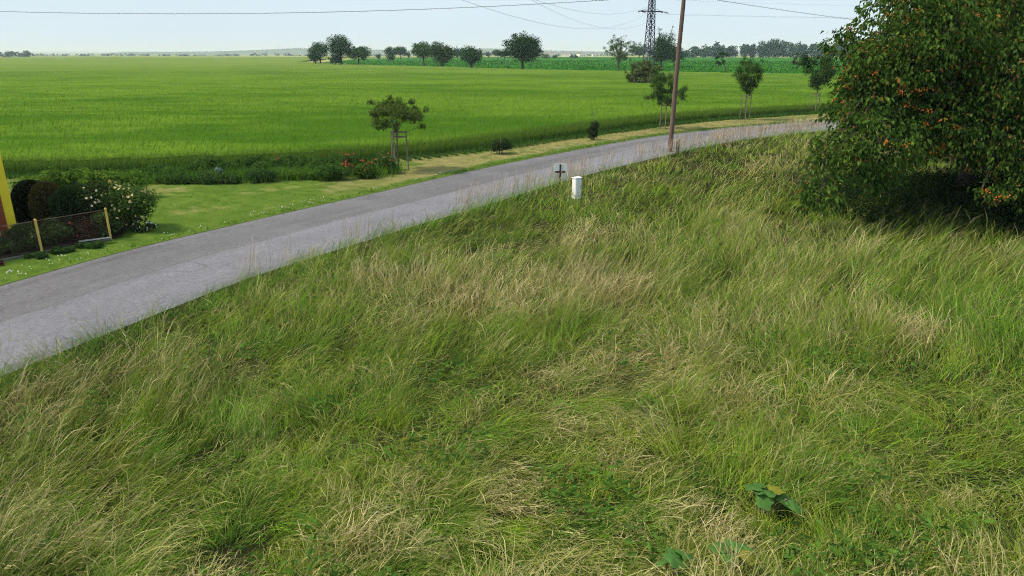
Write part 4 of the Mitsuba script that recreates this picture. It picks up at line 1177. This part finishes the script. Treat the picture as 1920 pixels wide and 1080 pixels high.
k = thing('house', 'yellow rendered house corner with red brown trim at the left edge', 'house')
add(k + '__wall', wall_box(0, 9, -7.5, 0, -0.2, 3.6), 'pale_render')
add(k + '__corner_pilaster', wall_box(-0.02, 0.24, -0.02, 0.03, -0.2, 3.59), 'yellow_paint')
add(k + '__trim', wall_box(0.24, 0.44, -0.02, 0.05, -0.2, 3.58), 'brown_paint')
add(k + '__downpipe', tube([(*(HC - hu * 0.56 + hn * 0.09), z) for z in (-0.1, 3.5)], 0.045, 10), 'white_paint', smooth=40)
wk = k + '__window'
add(wk, wall_box(0.72, 1.9, 0.003, 0.05, 0.55, 1.9), 'white_paint')
add(wk + '__pane', wall_box(0.80, 1.28, 0.045, 0.056, 0.62, 1.83), 'window_glass')
add(wk + '__pane', wall_box(1.34, 1.82, 0.045, 0.056, 0.62, 1.83), 'window_glass')
ro = [(*(HC - hu * a + hn * d), z) for a, d, z in ((-0.04, 0.12, 3.6), (9.3, 0.12, 3.6), (-0.04, -7.7, 3.6), (9.3, -7.7, 3.6), (-0.04, -3.75, 5.9), (9.3, -3.75, 5.9))]
add(k + '__roof', trimesh.convex.convex_hull(np.array(ro)), 'roof_tile')

# fence: posts, wire mesh, low plinth
FP = [np.array(p) for p in ((-15.75, 16.4), (-14.59, 17.92), (-13.43, 19.41), (-12.27, 20.90))]
k = thing('garden_fence', 'low wire mesh garden fence with yellow posts in front of the house', 'fence')
for j, p in enumerate(FP):
    add(k + '__post', tube([(*p, -0.1), (*p, 1.04), (*p, 1.05)], [0.034, 0.034, 0.02], 10), 'post_paint', smooth=40)
ws = []
for a, b in zip(FP[:-1], FP[1:]):
    for z in np.arange(0.16, 1.0, 0.055):
        ws.append(tube([(*a, z), (*b, z)], 0.0013, 3, False))
    for s in np.linspace(0, 1, 36)[1:-1]:
        c = a + (b - a) * s
        ws.append(tube([(*c, 0.14), (*c, 0.98)], 0.0013, 3, False))
kk = add(k + '__mesh', cat(*ws), 'rusty_wire')
labels[kk] = {'label': 'fine rusty wire mesh between the posts', 'kind': 'stuff'}
for a, b in zip(FP[:-1], FP[1:]):
    add(k + '__top_rail', tube([(*a, 0.99), (*b, 0.99)], 0.011, 6), 'rusty_wire')
    d = (b - a) / np.linalg.norm(b - a)
    nn = np.array([d[1], -d[0]])
    pts = [(*(a + nn * e + d * 0.004), z) for e in (-0.05, 0.05) for z in (-0.1, 0.10)] + [(*(b + nn * e - d * 0.004), z) for e in (-0.05, 0.05) for z in (-0.1, 0.10)]
    add(k + '__plinth', trimesh.convex.convex_hull(np.array(pts)), 'old_concrete')

# garden soil
scene['garden_soil'] = diffuse(mikit.proc(lambda p, n, uv: mix((0.020, 0.016, 0.010), (0.055, 0.045, 0.030), fbm(p.x * 5, p.y * 5, 0, 3))))
gp = shapely.Polygon([tuple(FP[0] - hn * 0.07), tuple(FP[1] - hn * 0.07), tuple(FP[2] - hn * 0.07), tuple(FP[3] - hn * 0.07), (-12.1, 21.2), (-12.9, 23.6), (-18.6, 25.4), (-20, 16)])
v2, f2 = trimesh.creation.triangulate_polygon(gp, engine='earcut')
structure('garden_soil_bed', (np.c_[v2, np.full(len(v2), 0.10)], f2), 'garden_soil', 'dark soil of the fenced front garden')


# ------------------------------------------------------------------ garden shrubs
def shrub(base, label, pos, rx, ry, h, seed, n, leaf, c0, c1, lobes=16, lobe=None, width=0.55, flowers=None, catname='shrub', hollow=0.3, zc=0.5, group=None, stems=6, fl_top=0.0):
    g = R(seed)
    key = thing(base, label, catname, group)
    X, Y = pos
    lobe = lobe or 0.28 * min(rx, ry, h / 2) * 1.6
    cen, lr = lobes_in(g, (X, Y, h * zc), np.maximum(np.array([rx, ry, h * (1 - zc)]) - lobe * 0.75, 0.05), lobes, lobe)
    cen[:, 2] = np.maximum(cen[:, 2], 0.12)
    V, F, C = crown_mesh(g, cen, lr, n, leaf, c0, c1, width=width, updown=0.1, hollow=hollow)
    V[:, 2] = np.maximum(V[:, 2], 0.02)
    add(key + '__foliage', (V, F), 'leaf', color=C)
    st = [tube(curve((X + g.normal(0, .06), Y + g.normal(0, .06), -0.05), cen[j % len(cen)], g, 0.05, 5), np.linspace(0.016, 0.006, 5), 5) for j in range(stems)]
    add(key + '__stem', cat(*st), 'bark', smooth=True)
    if flowers:
        cnt, size, cols, lab = flowers
        i = g.choice(len(cen), cnt, p=lr ** 2 / (lr ** 2).sum())
        d = unit(g.normal(0, 1, (cnt, 3)) + np.array([0.2, -0.9, 0.55 + fl_top]))
        P = cen[i] + d * lr[i][:, None] * 1.05
        ps = []
        m = 7
        for e in range(m):                                   # m petals in a cup
            a = e * 2 * PI / m + g.random(cnt)
            S = unit(np.cross(d, np.array([0.1, 0.2, 1.0])))
            B = np.cross(d, S)
            D = unit(S * np.cos(a)[:, None] + B * np.sin(a)[:, None] + d * g.uniform(0.2, 0.9, cnt)[:, None])
            V, F = leaf_quads(P, D, unit(np.cross(D, d)), np.full(cnt, size) * g.uniform(0.7, 1.2, cnt), 0.9)
            c = mixn(cols[0], cols[1], g.random(cnt))
            ps.append((V, F, np.repeat(c, 4, 0)))
        V, F, C = cat(*ps)
        kk = add(key + '__flowers', (V, F), 'petal', color=C)
        labels[kk] = {'label': lab, 'kind': 'stuff'}
    return key


scene['yew_core'] = diffuse(lin(0.012, 0.016, 0.008))


def topiary(label, pos, r, h, seed, c0, c1):
    """A clipped dome: close small leaves over a rounded body."""
    g = R(seed)
    key = thing('clipped_yew', label, 'bush')
    X, Y = pos
    n = 9500
    z = g.random(n) ** 0.8
    a = g.uniform(-PI, PI, n)
    prof_ = np.where(z < 0.55, 0.90 + 0.10 * np.sin(z / 0.55 * PI / 2), np.sqrt(np.clip(1 - ((z - 0.55) / 0.45) ** 2, 0, 1)))
    cap_ = g.random(n) < 0.30
    rho = np.where(cap_, np.sqrt(g.random(n)), 1.0)
    z = np.where(cap_, 0.55 + 0.45 * np.sqrt(np.clip(1 - rho ** 2, 0, 1)), z)
    rad = np.where(cap_, rho, prof_) * r * g.uniform(0.90, 1.02, n)
    bump = 1 + 0.05 * (n2(np.cos(a) * 3, np.sin(a) * 3 + z * 5, 1.0, seed, 2) - 0.5)
    P = np.stack([X + rad * bump * np.cos(a), Y + rad * bump * np.sin(a), 0.05 + z * (h - 0.05)], 1)
    D = unit(np.stack([np.cos(a), np.sin(a), 0.4 + z], 1) + g.normal(0, 0.6, (n, 3)))
    V, F, C = leaves(g, P, D, g.uniform(0.06, 0.12, n), 0.5, c0, c1)
    add(key + '__foliage', (V, F), 'leaf', color=C)
    core = trimesh.creation.icosphere(subdivisions=3)
    cv = np.array(core.vertices)
    cv = np.stack([X + cv[:, 0] * r * 0.80, Y + cv[:, 1] * r * 0.80, h * 0.46 + cv[:, 2] * h * 0.41], 1)
    add(key + '__twigs', (cv, np.array(core.faces)), 'yew_core', smooth=True)  # unseen solid core that closes the dome, not separate twigs


topiary('dark clipped yew squeezed against the yellow house corner', (-15.85, 23.0), 0.55, 1.45, 601, (0.012, 0.020, 0.008), (0.034, 0.042, 0.016))
topiary('brownish clipped yew dome, middle of the row', (-14.78, 22.15), 0.47, 1.56, 602, (0.050, 0.050, 0.014), (0.150, 0.120, 0.036))
topiary('wide dark green clipped yew dome next to the rose bush', (-13.75, 22.0), 0.74, 1.50, 603, (0.016, 0.040, 0.012), (0.050, 0.092, 0.026))

shrub('rose_bush', 'large rose bush full of cream and pale yellow blooms at the lawn corner', (-12.3, 22.3), 1.08, 0.85, 1.72, 611, 10000, 0.085, (0.030, 0.070, 0.015), (0.105, 0.180, 0.038), lobes=44, lobe=0.36, flowers=(70, 0.055, ((0.60, 0.47, 0.20), (0.76, 0.66, 0.42)), 'cream and pale yellow rose blooms'), catname='rose bush', stems=10)
shrub('rose_bush', 'tall loose climbing rose with few blooms behind the second fence post', (-13.0, 21.9), 0.66, 0.5, 1.75, 612, 4200, 0.08, (0.022, 0.045, 0.014), (0.080, 0.120, 0.034), lobes=16, lobe=0.26, flowers=(22, 0.05, ((0.62, 0.55, 0.36), (0.80, 0.74, 0.58)), 'pale rose blooms'), catname='rose bush')
GD = dict(c0=(0.020, 0.045, 0.014), c1=(0.090, 0.145, 0.040))
for j, (x, y, rx, h, lab, fl) in enumerate([(-14.75, 18.9, 0.50, 0.80, 'leafy garden plant behind the fence at the left edge of the picture', (3, 0.04, ((0.7, 0.7, 0.72), (0.8, 0.8, 0.8)), 'white bloom')),
                                            (-14.15, 19.55, 0.45, 0.85, 'dark leafy plant behind the fence left of the first post', (2, 0.04, ((0.4, 0.25, 0.12), (0.5, 0.3, 0.2)), 'faded bloom')),
                                            (-13.55, 20.3, 0.52, 0.92, 'tall dark plant behind the first fence post', None),
                                            (-13.05, 20.7, 0.45, 0.80, 'reddish leafed plant behind the fence between the posts', (6, 0.05, ((0.30, 0.06, 0.03), (0.42, 0.12, 0.06)), 'rusty red blooms')),
                                            (-12.62, 21.2, 0.45, 0.95, 'green plant behind the fence next to the second post', None),
                                            (-14.4, 20.4, 0.5, 0.9, 'dark plant under the house wall behind the fence', None)]):
    c = dict(GD)
    if j == 3:
        c = dict(c0=(0.040, 0.022, 0.016), c1=(0.085, 0.060, 0.034))
    shrub('garden_plant', lab, (x, y), rx * 1.15, rx * 1.15, h, 620 + j, 2600, 0.10, lobes=14, flowers=fl, catname='plant', **c)
shrub('garden_plant', 'low plant with white blooms at the foot of the rose bush', (-11.75, 21.95), 0.42, 0.35, 0.42, 640, 900, 0.06, (0.02, 0.045, 0.015), (0.06, 0.10, 0.03), lobes=9, flowers=(30, 0.030, ((0.55, 0.55, 0.52), (0.72, 0.72, 0.7)), 'small white blooms'), catname='plant')
shrub('garden_plant', 'purplish plant at the foot of the fence at the left picture edge', (-13.95, 18.05), 0.30, 0.28, 0.28, 641, 600, 0.06, (0.05, 0.012, 0.020), (0.10, 0.03, 0.045), lobes=7, catname='plant')
for j, (x, y, lab) in enumerate([(-13.35, 18.95, 'leafy strawberry-like ground plant outside the fence left of the first post'), (-12.95, 19.5, 'leafy ground plant outside the fence right of the first post'), (-12.6, 20.05, 'leafy ground plant outside the fence in the middle of the panel')]):
    shrub('ground_plant', lab, (x + 0.12, y), 0.40, 0.26, 0.22, 645 + j, 620, 0.085, (0.022, 0.055, 0.015), (0.065, 0.13, 0.03), lobes=8, lobe=0.1, width=0.8, catname='plant')
k = thing('plank', 'grey weathered board lying against the foot of the fence', 'board')
scene[k] = mikit.ply(box((-0.42, -0.09, 0), (0.42, 0.09, 0.022), 0.004, 0.62, (-12.42, 20.35, 0.20)), 'board')

# light green hedge and small stakes behind the yews
shrub('hedge', 'low bright green leafy hedge behind the clipped yews', (-16.6, 27.4), 3.3, 0.7, 1.32, 650, 11000, 0.13, (0.060, 0.130, 0.016), (0.140, 0.240, 0.034), lobes=60, lobe=0.36, catname='hedge', stems=20)
for j, (x, y, lab) in enumerate([(-17.5, 25.0, 'short pale wooden stake behind the brownish yew'), (-14.45, 25.2, 'short pale wooden stake behind the wide green yew')]):
    k = thing('stake', lab, 'stake')
    scene[k] = mikit.ply(tube([(x, y, -0.1), (x, y, 1.12)], [0.05, 0.05], 8), 'post_paint', smooth=40)

# flower bed along the barley, left of the first staked tree
BD = dict(c0=(0.030, 0.080, 0.016), c1=(0.095, 0.180, 0.036))
beds = [(-15.6, 31.6, 1.3, 0.7, 0.75, 'dark shrub at the left end of the flower bed', None, BD), (-13.9, 32.3, 1.2, 0.7, 0.95, 'dark green shrub behind the blue leaved plant', None, BD), (-12.2, 33.0, 1.2, 0.7, 0.95, 'dark shrub in the back of the bed, middle', None, BD),
        (-10.4, 33.6, 1.1, 0.7, 0.90, 'green shrub with a few red flowers at the back of the bed', (3, 0.06, ((0.30, 0.04, 0.03), (0.5, 0.10, 0.06)), 'few red flowers'), BD),
        (-14.6, 30.7, 1.0, 0.45, 0.42, 'low green plant cushion along the lawn edge, leftmost', None, dict(c0=(0.03, 0.075, 0.018), c1=(0.075, 0.14, 0.035))), (-12.9, 30.8, 1.0, 0.45, 0.45, 'low green plant cushion along the lawn edge, second from left', None, dict(c0=(0.028, 0.07, 0.018), c1=(0.08, 0.14, 0.04))),
        (-11.0, 31.0, 0.70, 0.55, 0.72, 'feathery rounded green plant at the lawn edge', None, dict(c0=(0.022, 0.06, 0.018), c1=(0.065, 0.115, 0.035))), (-9.6, 31.7, 0.9, 0.5, 0.42, 'light green grassy plant at the lawn edge', None, dict(c0=(0.05, 0.11, 0.016), c1=(0.11, 0.19, 0.03))),
        (-8.1, 31.5, 0.80, 0.6, 0.80, 'dark rounded bush left of the red flowers', None, BD), (-7.35, 33.0, 0.95, 0.6, 1.02, 'shrub with many red orange flowers, the brightest of the bed', (44, 0.075, ((0.28, 0.040, 0.028), (0.42, 0.13, 0.07)), 'red orange flowers'), BD),
        (-6.75, 32.0, 0.62, 0.5, 0.66, 'light green leafy bush below the red flowers', (5, 0.05, ((0.4, 0.1, 0.03), (0.5, 0.2, 0.05)), 'few orange flowers'), dict(c0=(0.04, 0.085, 0.014), c1=(0.10, 0.16, 0.03))), (-6.0, 33.4, 0.6, 0.5, 0.95, 'shrub with faded red flowers nearest the staked tree', (20, 0.065, ((0.30, 0.08, 0.06), (0.46, 0.20, 0.14)), 'faded red flowers'), BD),
        (-8.9, 33.2, 0.8, 0.55, 0.85, 'shrub with scattered red flowers left of the brightest one', (6, 0.065, ((0.30, 0.04, 0.03), (0.55, 0.10, 0.06)), 'scattered red flowers'), BD)]
for j, (x, y, rx, ry, h, lab, fl, c) in enumerate(beds):
    shrub('bed_shrub', lab, (x, y), rx * 1.15, ry * 1.15, h * 1.08, 660 + j, 3600, 0.10 if j != 6 else 0.07, lobes=24, lobe=0.27, flowers=fl, fl_top=0.5, **c)
shrub('bed_shrub', 'pale blue green leaved plant in the flower bed', (-13.2, 31.55), 0.35, 0.3, 0.62, 680, 500, 0.12, (0.10, 0.16, 0.14), (0.20, 0.27, 0.25), lobes=7, lobe=0.14, width=0.8)

# two shrubs on the mown verge
k = shrub('verge_shrub', 'low dark shrub with a pale marker stick on the mown verge', (-0.60, 40.2), 0.80, 0.55, 1.05, 690, 3600, 0.085, (0.018, 0.045, 0.014), (0.060, 0.100, 0.030), lobes=20, lobe=0.26)
k = thing('marker_stick', 'pale marker stick standing in front of the low dark shrub', 'stick')
scene[k] = mikit.ply(tube([(-0.62, 39.75, -0.05), (-0.62, 39.75, 0.95)], [0.017, 0.017], 8), 'concrete', smooth=40)
k = shrub('verge_shrub', 'narrow upright dark shrub beside the road', (5.28, 46.8), 0.42, 0.38, 1.42, 691, 2600, 0.09, (0.012, 0.030, 0.010), (0.045, 0.080, 0.022), lobes=26, lobe=0.19)
k = thing('marker_stick', 'thin pale stick rising above the narrow dark shrub', 'stick')
scene[k] = mikit.ply(tube([(5.26, 46.95, -0.05), (5.24, 46.95, 2.0)], [0.022, 0.016], 8), 'stake_wood', smooth=40)

# clover flowers in the strip of lawn along the fence
g = R(702)
n = 420
i = g.integers(25, 100, n)
P = U[i] - nU[i] * g.uniform(0.1, 0.85, n)[:, None] + g.normal(0, 0.1, (n, 2))
n2_ = n2(P[:, 0], P[:, 1], 0.7, 703, 2) > 0.45
P = P[n2_]
bv, bf = np.array(trimesh.creation.icosphere(subdivisions=0).vertices), np.array(trimesh.creation.icosphere(subdivisions=0).faces)
Vf = (np.c_[P, np.full(len(P), 0.10)][:, None] + bv[None] * g.uniform(0.012, 0.022, len(P))[:, None, None]).reshape(-1, 3)
k = add('clover_flowers', (Vf, (bf[None] + (np.arange(len(P)) * 12)[:, None, None]).reshape(-1, 3)), 'solid_tint', color=np.tile([[0.62, 0.62, 0.58]], (len(Vf), 1)))
tag(k, 'tiny white clover flowers in the strip of lawn along the fence', 'flowers', None, 'stuff')


# ------------------------------------------------------------------ broad leaved plants in the meadow
def big_leaf(g, base, az, tilt, size, c):
    """A round wavy heart-shaped leaf on a stalk: stalk and blade as one mesh with the blade's ribs folded."""
    m = 14
    a = np.linspace(0, 2 * PI, m, endpoint=False)
    rad = size * (1 - 0.38 * np.exp(-((np.abs(a - PI)) / 0.35) ** 2)) * (1 + 0.13 * np.sin(a * 5 + g.random() * 6) + g.normal(0, 0.05, m))
    ring1 = np.stack([np.cos(a) * rad * 1.15, np.sin(a) * rad, 0.10 * size * np.sin(a * 4 + g.random() * 6) - 0.18 * size], 1)
    ring0 = np.stack([np.cos(a) * rad * 0.55, np.sin(a) * rad * 0.52, 0.05 * size * np.cos(a * 7)], 1)
    v = np.vstack([[[-0.15 * size, 0, -0.05 * size]], ring0, ring1])
    j = np.arange(m)
    f_ = np.vstack([np.stack([j * 0, 1 + j, 1 + (j + 1) % m], 1), np.stack([1 + j, 1 + m + j, 1 + m + (j + 1) % m], 1), np.stack([1 + j, 1 + m + (j + 1) % m, 1 + (j + 1) % m], 1)])
    ct, st = math.cos(tilt), math.sin(tilt)
    v = np.stack([v[:, 0] * ct + v[:, 2] * st, v[:, 1], -v[:, 0] * st + v[:, 2] * ct], 1)
    ca, sa = math.cos(az), math.sin(az)
    v = np.stack([v[:, 0] * ca - v[:, 1] * sa, v[:, 0] * sa + v[:, 1] * ca, v[:, 2]], 1) + np.asarray(base)
    col = np.tile(np.asarray(c)[None], (len(v), 1)) * np.exp(g.normal(0, 0.08, (len(v), 1)))
    return v, f_, col


for lab, (x, y), specs, seed in (('burdock plant with big dark leaves and one yellowing leaf in the meadow', (3.13, 7.46), [(-0.12, 0.10, .62, 2.3, .15, 0), (0.0, 0.0, .60, 1.2, .17, 0), (-0.05, -0.14, .55, -1.6, .13, 0), (0.17, 0.06, .60, 0.4, .13, 1), (0.28, 0.0, .50, -0.2, .16, 0), (0.42, -0.08, .45, -0.4, .15, 0), (0.1, 0.2, .5, 1.0, .14, 0)], 801),
                                ('burdock plant low in the grass at the bottom edge, with a yellow leaf', (2.42, 6.35), [(0, 0, .68, 0.3, .15, 0), (-0.18, 0.04, .63, 2.6, .13, 0), (0.10, -0.18, .66, -0.8, .11, 1), (-0.1, -0.1, .63, -2.0, .13, 0), (0.16, 0.10, .60, 0.8, .12, 0)], 802),
                                ('burdock plant cut by the bottom edge of the picture', (1.72, 6.16), [(0, 0, .68, -0.5, .15, 0), (0.16, 0.08, .66, 0.7, .14, 0), (-0.14, 0.02, .62, 2.4, .12, 0)], 803)
                                ):
    g = R(seed)
    key = thing('burdock', lab, 'plant')
    for dx, dy, z, az, size, yel in specs:
        c = (0.23, 0.25, 0.04) if yel else tuple(np.array([0.085, 0.200, 0.050]) * g.uniform(0.8, 1.35))
        V, F, C = big_leaf(g, (x + dx * 0.85, y + dy * 0.85, z - 0.24), az, g.uniform(0.15, 0.75), size * 0.82, c)
        kk = add(key + '__leaf', (V, F), 'leaf', smooth=True, color=C)
        if yel:
            labels[kk] = {'label': 'yellowing leaf'}
    st = [tube([(x + dx * 0.2, y + dy * 0.2, 0), (x + dx * 0.6, y + dy * 0.6, z * 0.6), (x + dx * 0.85, y + dy * 0.85, z - 0.26)], [0.012, 0.010, 0.006], 5) for dx, dy, z, *_ in specs]
    add(key + '__stalk', cat(*st), 'stake_wood', smooth=True)

for key_ in [k for k in scene if k.startswith('power_line')]:
    assert key_ in labels
